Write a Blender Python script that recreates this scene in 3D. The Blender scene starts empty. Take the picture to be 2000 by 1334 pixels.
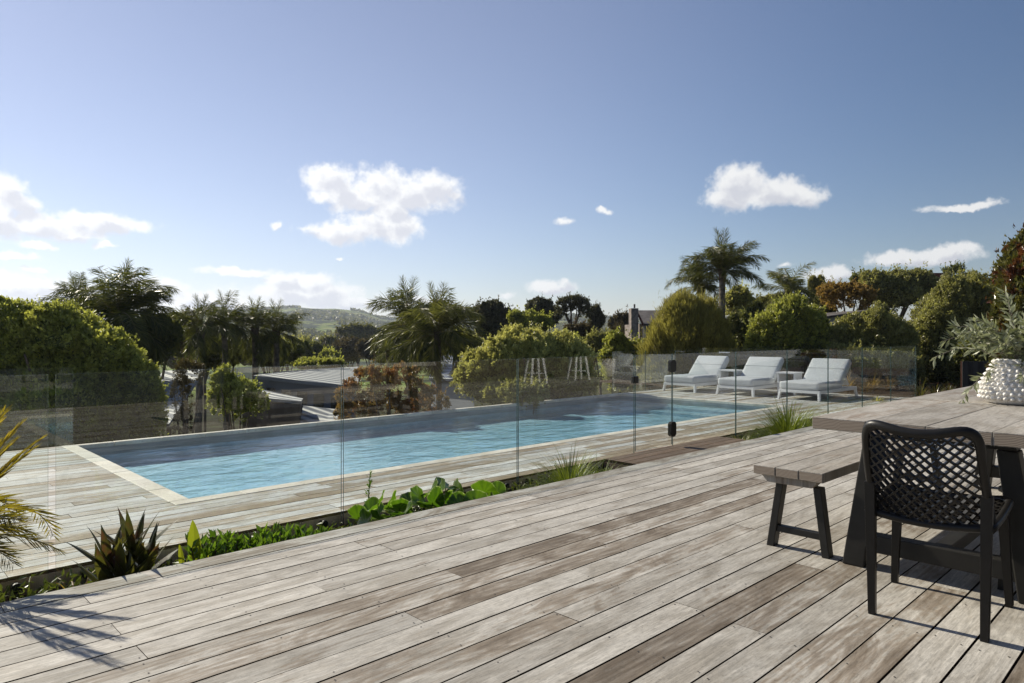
import bpy, math, random
import numpy as np
from mathutils import Vector, noise as mnoise
R = math.radians
random.seed(7); RNG = np.random.default_rng(7)
scene = bpy.context.scene
COL = scene.collection

# ------------------------------------------------------------------ camera, sky, sun
H = 1.16                       # eye height above the upper deck; world X runs along the boards, Y towards the pool
FWD = Vector((0.694, 0.720, 0)); RGT = Vector((0.720, -0.694, 0)); FPX = 1349.0
cam_d = bpy.data.cameras.new('camera'); cam = bpy.data.objects.new('camera', cam_d); COL.objects.link(cam)
cam.location = (0, 0, H); cam.rotation_euler = (R(90), 0, math.atan2(-0.694, 0.720))
cam_d.sensor_width = 36; cam_d.lens = 36 * FPX / 2000; cam_d.shift_y = -0.006
cam_d.clip_start = 0.05; cam_d.clip_end = 20000
scene.camera = cam
scene.view_settings.view_transform = 'Standard'; scene.view_settings.look = 'None'
scene.view_settings.exposure = 0.48; scene.view_settings.gamma = 1
scene.cycles.transparent_max_bounces = 24; scene.cycles.max_bounces = 8

SUN_EL = R(32); SUN_AZ = R(-6.8)      # azimuth from +Y towards +X
SUN_DIR = Vector((math.sin(SUN_AZ) * math.cos(SUN_EL), math.cos(SUN_AZ) * math.cos(SUN_EL), math.sin(SUN_EL)))
sl = bpy.data.lights.new('sun', 'SUN'); so = bpy.data.objects.new('sun', sl); COL.objects.link(so)
sl.energy = 4.9; sl.angle = R(0.5); sl.color = (1.0, 0.92, 0.77)
so.rotation_euler = (-SUN_DIR).to_track_quat('-Z', 'Y').to_euler()

def wp(px, d):                 # ground-plan point seen in column px of the photograph at depth d
    r = (px - 1000) / FPX * d
    return (0.72 * r + 0.694 * d, -0.694 * r + 0.72 * d)
def zz(py, d):                 # height of a point seen in row py at depth d
    return H - (py - 655) * d / FPX
def wy(px, Y):                 # (X, depth) on the line of constant Y
    t = (px - 1000) / FPX; d = Y / (0.72 - 0.694 * t)
    return d * (0.694 + 0.72 * t), d

def N(nt, typ, **kw):
    n = nt.nodes.new(typ)
    for k, v in kw.items():
        if k.startswith('i_'): n.inputs[k[2:].replace('_', ' ')].default_value = v
        else: setattr(n, k, v)
    return n
def math_(nt, op, a, b=None, c=None, clamp=False):
    n = nt.nodes.new('ShaderNodeMath'); n.operation = op; n.use_clamp = clamp
    for i, v in enumerate((a, b, c)):
        if v is None: continue
        if isinstance(v, (int, float)): n.inputs[i].default_value = v
        else: nt.links.new(v, n.inputs[i])
    return n.outputs[0]
def vmath(nt, op, a, b=None):
    n = nt.nodes.new('ShaderNodeVectorMath'); n.operation = op
    for i, v in enumerate((a, b)):
        if v is None: continue
        if isinstance(v, (tuple, list)): n.inputs[i].default_value = v
        else: nt.links.new(v, n.inputs[i])
    return n.outputs['Value'] if op in ('LENGTH', 'DOT_PRODUCT') else n.outputs['Vector']
def mix(nt, fac, a, b, blend='MIX'):
    n = nt.nodes.new('ShaderNodeMix'); n.data_type = 'RGBA'; n.blend_type = blend
    for i, v in ((0, fac), (6, a), (7, b)):
        if isinstance(v, (int, float)): n.inputs[i].default_value = v
        elif isinstance(v, (tuple, list)): n.inputs[i].default_value = (v[0], v[1], v[2], 1)
        else: nt.links.new(v, n.inputs[i])
    return n.outputs[2]
def mrange(nt, v, a, b, c=0.0, d=1.0, smooth=True):
    n = nt.nodes.new('ShaderNodeMapRange'); n.interpolation_type = 'SMOOTHSTEP' if smooth else 'LINEAR'
    n.inputs['From Min'].default_value = a; n.inputs['From Max'].default_value = b
    n.inputs['To Min'].default_value = c; n.inputs['To Max'].default_value = d
    nt.links.new(v, n.inputs['Value']); return n.outputs['Result']
def noise(nt, vec, scale, detail=4, rough=0.55, dist=0.0):
    n = nt.nodes.new('ShaderNodeTexNoise'); n.inputs['Scale'].default_value = scale
    n.inputs['Detail'].default_value = detail; n.inputs['Roughness'].default_value = rough; n.inputs['Distortion'].default_value = dist
    if vec is not None: nt.links.new(vec, n.inputs['Vector'])
    return n.outputs['Fac'], n.outputs['Color']

def schlick(nt, ior, normal=None):
    """reflectance from either side of a thin surface"""
    g = nt.nodes.new('ShaderNodeNewGeometry'); c = math_(nt, 'ABSOLUTE', vmath(nt, 'DOT_PRODUCT', g.outputs['Incoming'], normal if normal is not None else g.outputs['Normal']))
    f0 = ((ior - 1) / (ior + 1)) ** 2
    return math_(nt, 'MULTIPLY_ADD', math_(nt, 'POWER', math_(nt, 'SUBTRACT', 1.0, c, clamp=True), 5.0), 1 - f0, f0, clamp=True)
world = bpy.data.worlds.new('World'); scene.world = world; world.use_nodes = True
wn = world.node_tree; wn.nodes.clear()
sky = N(wn, 'ShaderNodeTexSky'); sky.sky_type = 'NISHITA'; sky.sun_disc = False
sky.sun_elevation = SUN_EL; sky.sun_rotation = SUN_AZ
sky.air_density = 1.0; sky.dust_density = 0.12; sky.ozone_density = 2.0; sky.altitude = 50
SKY_STRENGTH = 0.080
wdir = wn.nodes.new('ShaderNodeTexCoord').outputs['Generated']
nf, nc = noise(wn, wdir, 22, 6, 0.6)
warp = vmath(wn, 'MULTIPLY', vmath(wn, 'SUBTRACT', nc, (0.5, 0.5, 0.5)), (0.05, 0.05, 0.03))
wd = vmath(wn, 'ADD', wdir, warp)
CLOUDS = [  # column, row, half-width, half-height of each puff
 (645,352,50,27),(668,372,40,22),(640,385,34,13),(748,362,46,32),(705,388,66,22),(845,372,50,30),(885,385,24,14),(795,382,55,26),
 (735,440,62,28),(670,452,62,18),(775,445,44,28),(604,447,24,11),(760,410,40,24),
 (1445,365,52,33),(1420,388,42,18),(1515,378,66,24),(1572,384,36,20),
 (10,378,42,26),(35,402,36,22),(60,440,95,20),(195,437,78,18),(120,455,60,15),(0,430,50,30),
 (538,439,15,12),(1102,427,27,10),(1180,411,18,7),(1878,400,52,7),(1845,403,22,9),(1905,397,34,8),
 (470,530,60,8),(580,548,66,14),(590,575,120,22),(665,590,90,14),(1075,562,42,13),(1095,552,20,14),(985,574,26,10),
 (1805,503,85,15),(1858,492,38,14),(1745,506,40,14),(1620,537,50,14),(1520,520,22,7),(205,480,22,7),(70,480,32,8),
 (65,527,24,7),(60,565,140,22),(285,562,70,16),(20,503,34,8),(400,592,90,16),(830,585,40,6),(660,505,12,4)]
dens = None; dens2 = None
wd2 = vmath(wn, 'ADD', wd, tuple(Vector((0, 0, 0.010)) - RGT * 0.007))
for (px, py, hw, hh) in CLOUDS:
    v = (FWD + RGT * ((px - 1000) / FPX) + Vector((0, 0, -(py - 655) / FPX))); L = v.length
    a = (px - 1000) / FPX; v /= L
    rh = hw / FPX / math.sqrt(1 + a * a) * 1.15; rv = hh / FPX / L * 1.25
    ln = vmath(wn, 'LENGTH', vmath(wn, 'MULTIPLY', vmath(wn, 'SUBTRACT', wd, tuple(v)), (1 / rh, 1 / rh, 1 / rv)))
    q = math_(wn, 'SUBTRACT', 0.66 if hw < 28 else 1.0, ln)
    dens = q if dens is None else math_(wn, 'MAXIMUM', dens, q)
    q2 = math_(wn, 'SUBTRACT', 1.0, vmath(wn, 'LENGTH', vmath(wn, 'MULTIPLY', vmath(wn, 'SUBTRACT', wd2, tuple(v)), (1 / rh, 1 / rh, 1 / rv))))
    dens2 = q2 if dens2 is None else math_(wn, 'MAXIMUM', dens2, q2)
nf2, _ = noise(wn, wdir, 52, 10, 0.60)
nf3, _ = noise(wn, wdir, 16, 5, 0.5)
tot = math_(wn, 'ADD', dens, math_(wn, 'MULTIPLY', math_(wn, 'SUBTRACT', nf2, 0.5), 1.3))
tot = math_(wn, 'ADD', tot, math_(wn, 'MULTIPLY', math_(wn, 'SUBTRACT', nf3, 0.5), 0.5))
alpha = mrange(wn, tot, -0.22, 0.44, 0.0, 0.95)
shade_n, _ = noise(wn, vmath(wn, 'ADD', wdir, (0.02, -0.01, 0.014)), 34, 5, 0.55)
cshade = mrange(wn, shade_n, 0.40, 0.62, 0.0, 1.0)
thick = mrange(wn, dens, 0.1, 0.7, 0.0, 1.0)
bsh = mrange(wn, math_(wn, 'ADD', dens2, math_(wn, 'MULTIPLY', math_(wn, 'SUBTRACT', shade_n, 0.5), 1.6)), 0.15, 0.75, 0.0, 1.0)
ccol = mix(wn, math_(wn, 'MULTIPLY', bsh, 0.9), (0.76, 0.76, 0.755), (0.52, 0.53, 0.58))
hs = N(wn, 'ShaderNodeHueSaturation'); wn.links.new(sky.outputs[0], hs.inputs['Color'])
hs.inputs['Saturation'].default_value = 1.08
bgs = N(wn, 'ShaderNodeBackground'); bgc = N(wn, 'ShaderNodeBackground')
pol = mrange(wn, vmath(wn, 'DOT_PRODUCT', wdir, tuple(SUN_DIR)), -0.05, 0.72, 0.66, 1.0)     # clear air is darkest at right angles to the sun
hs2 = N(wn, 'ShaderNodeHueSaturation'); wn.links.new(sky.outputs[0], hs2.inputs['Color']); hs2.inputs['Saturation'].default_value = 0.78; hs2.inputs['Value'].default_value = 0.93
near = mrange(wn, vmath(wn, 'DOT_PRODUCT', wdir, tuple(SUN_DIR)), 0.15, 0.85, 0.0, 1.0)
skyc = mix(wn, near, hs.outputs['Color'], vmath(wn, 'MULTIPLY', hs2.outputs['Color'], (0.995, 0.99, 1.01)))
wn.links.new(mix(wn, 1.0, vmath(wn, 'MULTIPLY', skyc, (1.02, 0.97, 1.03)), pol, 'MULTIPLY'), bgs.inputs['Color']); bgs.inputs['Strength'].default_value = SKY_STRENGTH
wn.links.new(mix(wn, 1.0, ccol, mrange(wn, vmath(wn, 'DOT_PRODUCT', wdir, tuple(SUN_DIR)), 0.2, 0.9, 1.0, 1.22), 'MULTIPLY'), bgc.inputs['Color']); bgc.inputs['Strength'].default_value = 0.86
wm = N(wn, 'ShaderNodeMixShader'); wn.links.new(alpha, wm.inputs[0]); wn.links.new(bgs.outputs[0], wm.inputs[1]); wn.links.new(bgc.outputs[0], wm.inputs[2])
wo = N(wn, 'ShaderNodeOutputWorld'); wn.links.new(wm.outputs[0], wo.inputs['Surface'])

# ------------------------------------------------------------------ helpers
class MB:
    """collects faces; build() links them as one mesh object"""
    def __init__(s): s.v = []; s.f = []; s.n = 0; s.tone = []; s.mi = []
    def add(s, V, F, tone=0.5, mi=0):
        V = np.asarray(V, float).reshape(-1, 3); F = np.asarray(F, int)
        s.v.append(V); s.f.append(F + s.n); s.n += len(V)
        t = np.asarray(tone, float); s.tone.append(np.full(len(F), float(t)) if t.ndim == 0 else t)
        m = np.asarray(mi, int); s.mi.append(np.full(len(F), int(m)) if m.ndim == 0 else m)
    def box(s, x0, x1, y0, y1, z0, z1, tone=0.5, mi=0, M=None):
        V = np.array([(x, y, z) for z in (z0, z1) for (x, y) in ((x0, y0), (x1, y0), (x1, y1), (x0, y1))], float)
        if M is not None: V = M(V)
        s.add(V, [(3, 2, 1, 0), (4, 5, 6, 7), (0, 1, 5, 4), (1, 2, 6, 5), (2, 3, 7, 6), (3, 0, 4, 7)], tone, mi)
    def hexa(s, bot, top, tone=0.5, mi=0):
        s.add(np.array(list(bot) + list(top)), [(3, 2, 1, 0), (4, 5, 6, 7), (0, 1, 5, 4), (1, 2, 6, 5), (2, 3, 7, 6), (3, 0, 4, 7)], tone, mi)
    def tube(s, pts, rad, seg=8, tone=0.5, mi=0, closed=False, flat=None):
        P = np.asarray(pts, float); n = len(P); rad = np.broadcast_to(np.asarray(rad, float), (n,))
        if closed: T = np.roll(P, -1, 0) - np.roll(P, 1, 0)
        else: T = np.gradient(P, axis=0)
        T /= np.linalg.norm(T, axis=1)[:, None] + 1e-12
        ref = np.array((0, 0, 1.0)) if abs(T[:, 2]).mean() < 0.8 else np.array((1.0, 0, 0))
        A = np.cross(T, ref); A /= np.linalg.norm(A, axis=1)[:, None] + 1e-12
        B = np.cross(T, A)
        th = np.linspace(0, 2 * np.pi, seg, endpoint=False) + (np.pi / 4 if seg == 4 else 0)
        fa, fb = flat or (1, 1)
        V = P[:, None, :] + (np.cos(th)[None, :, None] * A[:, None, :] * fa + np.sin(th)[None, :, None] * B[:, None, :] * fb) * rad[:, None, None]
        F = []
        for i in range(n if closed else n - 1):
            j = (i + 1) % n
            for k in range(seg):
                l = (k + 1) % seg; F.append((i * seg + k, i * seg + l, j * seg + l, j * seg + k))
        if not closed and seg == 4: F += [(3, 2, 1, 0), tuple((n - 1) * 4 + k for k in range(4))]
        elif not closed:
            c = seg // 2
            for o, flip in ((0, True), ((n - 1) * seg, False)):
                for k in range(1, seg // 2):
                    q = (o + k - 1 if k > 1 else o, o + k, o + seg - k - 1 if seg - k - 1 > k else o + k, o + seg - k)
                    if len(set(q)) == 4: F.append(q[::-1] if flip else q)
        s.add(V.reshape(-1, 3), F, tone, mi)
    def leaves(s, C, A, size, width, tone, fold=0.12, mi=0):
        """rhombic leaves: centre C, axis A"""
        n = len(C); A = A / (np.linalg.norm(A, axis=1)[:, None] + 1e-9)
        rnd = RNG.normal(size=(n, 3)); B = np.cross(A, rnd); B /= np.linalg.norm(B, axis=1)[:, None] + 1e-9
        Cn = np.cross(A, B); size = np.broadcast_to(size, (n,))[:, None]; w = size * width
        V = np.stack([C - A * size * .5, C + B * w * .5 - A * size * .05 + Cn * size * fold, C + A * size * .5, C - B * w * .5 - A * size * .05 + Cn * size * fold], 1)
        s.add(V.reshape(-1, 3), np.arange(4 * n).reshape(n, 4), tone, mi)
    def build(s, name, mat, parent=None, smooth=False, local=False, bevel=0):
        V = np.concatenate(s.v); 
        if parent is not None and not local: V = V - np.array(WL[parent.name])
        me = bpy.data.meshes.new(name)
        fl = []; tot = []
        for F in s.f: fl.append(F.reshape(-1)); tot.append(np.full(len(F), F.shape[1]))
        fl = np.concatenate(fl); tot = np.concatenate(tot)
        me.vertices.add(len(V)); me.vertices.foreach_set('co', V.astype(np.float32).ravel())
        me.loops.add(len(fl)); me.loops.foreach_set('vertex_index', fl.astype(np.int32))
        me.polygons.add(len(tot)); st = np.concatenate([[0], np.cumsum(tot)[:-1]])
        me.polygons.foreach_set('loop_start', st.astype(np.int32)); me.polygons.foreach_set('loop_total', tot.astype(np.int32))
        me.polygons.foreach_set('material_index', np.concatenate(s.mi).astype(np.int32))
        me.polygons.foreach_set('use_smooth', np.full(len(tot), bool(smooth)))
        at = me.attributes.new('tone', 'FLOAT', 'FACE'); at.data.foreach_set('value', np.concatenate(s.tone).astype(np.float32))
        for m in (mat if isinstance(mat, (list, tuple)) else [mat]): me.materials.append(m)
        me.update(calc_edges=True); me.validate()
        o = bpy.data.objects.new(name, me); COL.objects.link(o)
        if parent is not None: o.parent = parent; WL[o.name] = (0, 0, 0) if local else WL[parent.name]
        else: WL[o.name] = (0, 0, 0)
        if bevel:
            b = o.modifiers.new('bevel', 'BEVEL'); b.width = bevel; b.segments = 2; b.limit_method = 'ANGLE'
        return o
WL = {}
def tag(o, label=None, cat=None, group=None, kind=None):
    if label: o['label'] = label
    if cat: o['category'] = cat
    if group: o['group'] = group
    if kind: o['kind'] = kind
    return o
def thing(name, label, cat, loc=(0, 0, 0), rz=0, group=None):
    o = bpy.data.objects.new(name, None); COL.objects.link(o); o.empty_display_size = 0.2
    o.location = loc; o.rotation_euler = (0, 0, rz); WL[o.name] = tuple(loc)
    return tag(o, label, cat, group)
def copy_tree(o, parent=None):
    c = o.copy(); COL.objects.link(c); c.parent = parent
    for ch in list(o.children): copy_tree(ch, c)
    return c
def newmat(name):
    m = bpy.data.materials.new(name); m.use_nodes = True; nt = m.node_tree; nt.nodes.clear()
    out = nt.nodes.new('ShaderNodeOutputMaterial'); return m, nt, out
def plain(name, col, rough=0.6, spec=0.4, metal=0.0, var=0.0, vscale=6, bump=0.0, bscale=60):
    m, nt, out = newmat(name); b = N(nt, 'ShaderNodeBsdfPrincipled')
    b.inputs['Roughness'].default_value = rough; b.inputs['Specular IOR Level'].default_value = spec; b.inputs['Metallic'].default_value = metal
    tc = nt.nodes.new('ShaderNodeTexCoord').outputs['Object']
    if var:
        f, _ = noise(nt, tc, vscale, 5, 0.6)
        c = mix(nt, mrange(nt, f, 0.3, 0.7), tuple(x * (1 - var) for x in col), tuple(min(1, x * (1 + var)) for x in col)); nt.links.new(c, b.inputs['Base Color'])
    else: b.inputs['Base Color'].default_value = (*col, 1)
    if bump:
        f, _ = noise(nt, tc, bscale, 3, 0.6); bp = N(nt, 'ShaderNodeBump'); bp.inputs['Strength'].default_value = bump; bp.inputs['Distance'].default_value = 0.01
        nt.links.new(f, bp.inputs['Height']); nt.links.new(bp.outputs[0], b.inputs['Normal'])
    nt.links.new(b.outputs[0], out.inputs['Surface']); return m
def leafmat(name, dark, light, trans=0.35, rough=0.42, spec=0.45, patch=None, pscale=0.8):
    m, nt, out = newmat(name)
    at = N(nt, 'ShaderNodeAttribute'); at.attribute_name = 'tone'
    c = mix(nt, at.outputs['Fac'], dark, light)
    tc = nt.nodes.new('ShaderNodeTexCoord').outputs['Object']
    if patch:
        f, _ = noise(nt, tc, pscale, 3, 0.6); c = mix(nt, mrange(nt, f, 0.50, 0.66), c, patch)
    b = N(nt, 'ShaderNodeBsdfPrincipled'); b.inputs['Roughness'].default_value = rough; b.inputs['Specular IOR Level'].default_value = spec
    nt.links.new(c, b.inputs['Base Color'])
    t = N(nt, 'ShaderNodeBsdfTranslucent'); tcl = mix(nt, 1.0, c, (1.15, 1.2, 0.75), 'MULTIPLY'); nt.links.new(tcl, t.inputs['Color'])
    x = N(nt, 'ShaderNodeMixShader'); x.inputs[0].default_value = trans
    nt.links.new(b.outputs[0], x.inputs[1]); nt.links.new(t.outputs[0], x.inputs[2]); nt.links.new(x.outputs[0], out.inputs['Surface'])
    return m
def woodmat(name, silver, pale, brown, along=(1, 0), amount=0.5, wide=7.0, endgrain=False, rough=0.75, fine=1.0):
    """weathered boards: 'tone' attribute = how brown the board is (fraction) plus an integer board number"""
    m, nt, out = newmat(name)
    at = N(nt, 'ShaderNodeAttribute'); at.attribute_name = 'tone'; T = at.outputs['Fac']
    bid = math_(nt, 'FLOOR', T); tn = math_(nt, 'FRACT', T)
    tc = nt.nodes.new('ShaderNodeTexCoord').outputs['Object']
    sp = N(nt, 'ShaderNodeSeparateXYZ'); nt.links.new(tc, sp.inputs[0])
    X, Y = (sp.outputs['X'], sp.outputs['Y']) if along[0] else (sp.outputs['Y'], sp.outputs['X'])
    off = math_(nt, 'MULTIPLY', bid, 7.31)
    def coord(sx, sy):
        cb = N(nt, 'ShaderNodeCombineXYZ')
        nt.links.new(math_(nt, 'MULTIPLY', math_(nt, 'ADD', X, off), sx), cb.inputs[0]); nt.links.new(math_(nt, 'MULTIPLY', Y, sy), cb.inputs[1]); nt.links.new(off, cb.inputs[2])
        return cb.outputs[0]
    f_long, _ = noise(nt, coord(1.6, wide), 1.0, 4, 0.6, 1.2)       # broad figure
    f_grain, _ = noise(nt, coord(9, 120 * fine), 1.0, 3, 0.6, 0.4)         # fine grain
    f_mot, _ = noise(nt, coord(22, 48), 1.0, 5, 0.7, 0.6)           # mottling
    f_dirt, _ = noise(nt, tc, 1.7, 4, 0.6)
    wv = N(nt, 'ShaderNodeTexWave'); wv.wave_type = 'BANDS'; wv.bands_direction = 'Y'; wv.inputs['Scale'].default_value = 1.0
    wv.inputs['Distortion'].default_value = 14; wv.inputs['Detail'].default_value = 2; wv.inputs['Detail Scale'].default_value = 0.35
    nt.links.new(coord(0.55, 9), wv.inputs['Vector'])
    c = mix(nt, mrange(nt, f_long, 0.35, 0.62), silver, pale)
    f_p, _ = noise(nt, coord(1.5, 5), 1.0, 5, 0.65, 1.6)
    th = math_(nt, 'ADD', math_(nt, 'SUBTRACT', math_(nt, 'MULTIPLY', tn, amount * 1.6), 0.19), math_(nt, 'MULTIPLY', math_(nt, 'SUBTRACT', f_p, 0.5), 2.6))
    th = math_(nt, 'ADD', th, math_(nt, 'MULTIPLY', math_(nt, 'SUBTRACT', f_mot, 0.5), 0.9))
    th = math_(nt, 'ADD', th, math_(nt, 'MULTIPLY', math_(nt, 'SUBTRACT', wv.outputs['Fac'], 0.5), 0.20))
    tan = tuple(x * 1.45 for x in brown)
    c = mix(nt, mrange(nt, th, 0.12, 0.60, 0, 0.72), c, tan); c = mix(nt, mrange(nt, th, 0.50, 1.05, 0, 0.92), c, brown)
    g = mrange(nt, f_grain, 0.3, 0.7, 0.72, 1.16, False); gg = mrange(nt, f_mot, 0.3, 0.75, 0.80, 1.14, False)
    f_sp, _ = noise(nt, coord(60, 110), 1.0, 3, 0.75); gg = math_(nt, 'MULTIPLY', gg, mrange(nt, f_sp, 0.30, 0.46, 0.74, 1.03))
    d = mrange(nt, f_dirt, 0.3, 0.7, 0.90, 1.06, False)
    wn_ = N(nt, 'ShaderNodeTexWhiteNoise'); wn_.noise_dimensions = '1D'; nt.links.new(bid, wn_.inputs['W'])
    bv = mrange(nt, wn_.outputs['Value'], 0, 1, 0.82, 1.12, False)
    k = math_(nt, 'MULTIPLY', math_(nt, 'MULTIPLY', g, gg), math_(nt, 'MULTIPLY', d, bv))
    cb = N(nt, 'ShaderNodeCombineXYZ')
    for i in range(3): nt.links.new(k, cb.inputs[i])
    c = mix(nt, 1.0, c, cb.outputs[0], 'MULTIPLY')
    b = N(nt, 'ShaderNodeBsdfPrincipled'); b.inputs['Roughness'].default_value = rough; b.inputs['Specular IOR Level'].default_value = 0.3
    nt.links.new(c, b.inputs['Base Color'])
    bp = N(nt, 'ShaderNodeBump'); bp.inputs['Strength'].default_value = 0.35; bp.inputs['Distance'].default_value = 0.002
    nt.links.new(math_(nt, 'ADD', f_grain, f_mot), bp.inputs['Height']); nt.links.new(bp.outputs[0], b.inputs['Normal'])
    nt.links.new(b.outputs[0], out.inputs['Surface']); return m

M = {}
M['deck'] = woodmat('weathered_deck_wood', (0.335, 0.308, 0.264), (0.490, 0.465, 0.418), (0.140, 0.109, 0.078), amount=0.62)
M['deck_low'] = woodmat('pool_deck_wood', (0.38, 0.365, 0.325), (0.53, 0.55, 0.55), (0.20, 0.155, 0.10), amount=0.8, wide=3.0)
M['step_wood'] = woodmat('brown_step_wood', (0.155, 0.108, 0.075), (0.20, 0.145, 0.105), (0.12, 0.075, 0.05), amount=0.5)
M['table_wood'] = woodmat('weathered_teak', (0.325, 0.295, 0.25), (0.44, 0.41, 0.365), (0.175, 0.135, 0.10), amount=0.45, wide=5)
M['fascia'] = woodmat('fascia_wood', (0.30, 0.25, 0.19), (0.36, 0.31, 0.24), (0.2, 0.14, 0.09), amount=0.5)
M['board_side'] = plain('gap_shaded_board_side', (0.05, 0.034, 0.022), 0.9, 0.1)  # brown board sides, with the shade of the gaps put into the colour
M['dark'] = plain('dark_joist', (0.03, 0.022, 0.016), 0.9, 0.1)
M['screw'] = plain('screw_steel', (0.07, 0.06, 0.05), 0.5, 0.6, 0.5)
M['soil'] = plain('dark_soil', (0.055, 0.036, 0.022), 0.95, 0.1, var=0.5, vscale=9, bump=0.8, bscale=22)
M['earth'] = plain('rough_earth', (0.07, 0.06, 0.03), 0.95, 0.1, var=0.5, vscale=0.6)
M['black'] = plain('black_plastic', (0.011, 0.010, 0.009), 0.40, 0.32, var=0.15, vscale=20)
M['black_metal'] = plain('black_powder_coat', (0.017, 0.016, 0.014), 0.5, 0.35, var=0.2, vscale=12)
M['white_metal'] = plain('white_powder_coat', (0.78, 0.79, 0.80), 0.35, 0.5)
M['fabric'] = plain('grey_outdoor_fabric', (0.50, 0.53, 0.56), 0.9, 0.15, var=0.06, vscale=3, bump=0.25, bscale=180)
M['seam'] = plain('darker_fabric_seam', (0.30, 0.32, 0.35), 0.9, 0.1)
M['ceramic'] = plain('white_ceramic', (0.74, 0.72, 0.68), 0.5, 0.4, var=0.06, vscale=12)
M['bark'] = plain('brown_bark', (0.12, 0.09, 0.065), 0.9, 0.15, var=0.45, vscale=5)
M['palmbark'] = plain('palm_bark', (0.17, 0.145, 0.115), 0.9, 0.15, var=0.5, vscale=4)
M['palebark'] = plain('pale_bark', (0.28, 0.25, 0.21), 0.9, 0.15, var=0.35, vscale=5)

# ------------------------------------------------------------------ glass
def glassmat(name, tint=(0.90, 0.955, 0.93)):
    m, nt, out = newmat(name)
    t = N(nt, 'ShaderNodeBsdfTransparent'); t.inputs['Color'].default_value = (*tint, 1)
    g = N(nt, 'ShaderNodeBsdfGlossy'); g.inputs['Roughness'].default_value = 0.0; g.inputs['Color'].default_value = (1, 1, 1, 1)
    x = N(nt, 'ShaderNodeMixShader'); nt.links.new(schlick(nt, 1.62), x.inputs[0])
    nt.links.new(t.outputs[0], x.inputs[1]); nt.links.new(g.outputs[0], x.inputs[2]); nt.links.new(x.outputs[0], out.inputs['Surface'])
    return m
M['glass'] = glassmat('clear_fence_glass', (0.965, 0.985, 0.975))
M['glass_edge'] = plain('green_glass_edge', (0.035, 0.075, 0.070), 0.15, 0.8)

# ------------------------------------------------------------------ decks
Y0, PITCH = 0.523, 0.1444
GAP = 0.0082
def board_rows(mb, rows, x0, x1, z, th=0.022, joints=None, tones=None, seglen=(2.7, 5.4), bid0=0, browns=0.25):
    bid = bid0
    for i, (ya, yb) in enumerate(rows):
        js = list((joints or {}).get(i, []))
        if js:
            a = js[0]
            while a > x0: a -= random.uniform(*seglen); js.insert(0, a)
            b = js[-1]
            while b < x1: b += random.uniform(*seglen); js.append(b)
        else:
            a = x0 - random.uniform(0, seglen[1]); js = [a]
            while a < x1: a += round(random.uniform(*seglen) / 0.453) * 0.453; js.append(a)
        for a, b in zip(js[:-1], js[1:]):
            a2, b2 = max(a, x0), min(b, x1)
            if b2 - a2 < 0.02: continue
            bid += 1
            tn = random.random() ** 2 * 0.55 if random.random() > browns else random.uniform(0.45, 0.8)
            for (ri, xa, xb, tv) in (tones or []):
                if ri == i and a2 < xb and b2 > xa: tn = tv
            dz = random.uniform(-0.0012, 0.0012); g = GAP / 2 * random.uniform(0.75, 1.25)
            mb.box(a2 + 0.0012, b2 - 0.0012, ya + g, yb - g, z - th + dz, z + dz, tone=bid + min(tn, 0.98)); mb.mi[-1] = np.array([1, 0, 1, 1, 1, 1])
    return bid
def row_of(Y): return int(math.floor((Y - (Y0 - 24 * PITCH)) / PITCH))
rows = [(Y0 + k * PITCH, Y0 + (k + 1) * PITCH) for k in range(-24, 22)]
J = {row_of(2.62): [2.13, 5.3], row_of(2.30): [1.686, 5.7], row_of(1.90): [2.137, 5.3], row_of(1.44): [0.31, 3.478], row_of(1.59): [2.595],
     row_of(1.30): [2.577], row_of(3.2): [2.13], row_of(3.0): [0.768], row_of(2.78): [0.78], row_of(3.48): [0.76], row_of(2.5): [3.04], row_of(2.16): [2.58], row_of(0.47): [1.2]}
TN = [(row_of(2.62), 2.2, 3.5, 0.86), (row_of(2.30), 1.8, 3.2, 0.85), (row_of(1.44), 0.9, 3.2, 0.97), (row_of(0.45), 1.3, 3.5, 0.92),
      (row_of(2.45), 0.9, 1.7, 0.66), (row_of(2.0), 2.3, 3.0, 0.5), (row_of(1.9), 0.5, 1.9, 0.6), (row_of(3.66), 0.0, 6, 0.55)]
mb = MB()
nb = board_rows(mb, rows, -3.0, 17.0, 0.0, joints=J, tones=TN, browns=0.10)
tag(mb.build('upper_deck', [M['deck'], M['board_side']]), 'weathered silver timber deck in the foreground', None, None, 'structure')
mb = MB()                                                             # bearers and the dark void below
mb.box(-3.0, 17.0, Y0 - 24 * PITCH, 3.69, -0.16, -0.026)
tag(mb.build('deck_frame', M['dark']), 'dark framing under the boards', None, None, 'structure')
mb = MB()                                                             # screw heads along the joists
th = np.linspace(0, 2 * np.pi, 6, endpoint=False)
for k in range(-6, 22):
    yc = Y0 + (k + .5) * PITCH
    for j in range(0, 16):
        for s in (-1, 1):
            x = 0.315 + 0.453 * j + random.uniform(-.018, .018) - 0.02; y = yc + s * 0.045 + random.uniform(-.006, .006)
            if random.random() < 0.3: continue
            r = 0.0038
            ring = np.stack([x + r * np.cos(th), y + r * np.sin(th), np.full(6, 0.0016)], 1)
            mb.add(ring, [(0, 1, 2, 3), (0, 3, 4, 5)])
tag(mb.build('deck_screws', M['screw']), 'small steel screw heads in the deck boards', None, None, 'structure')

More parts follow.
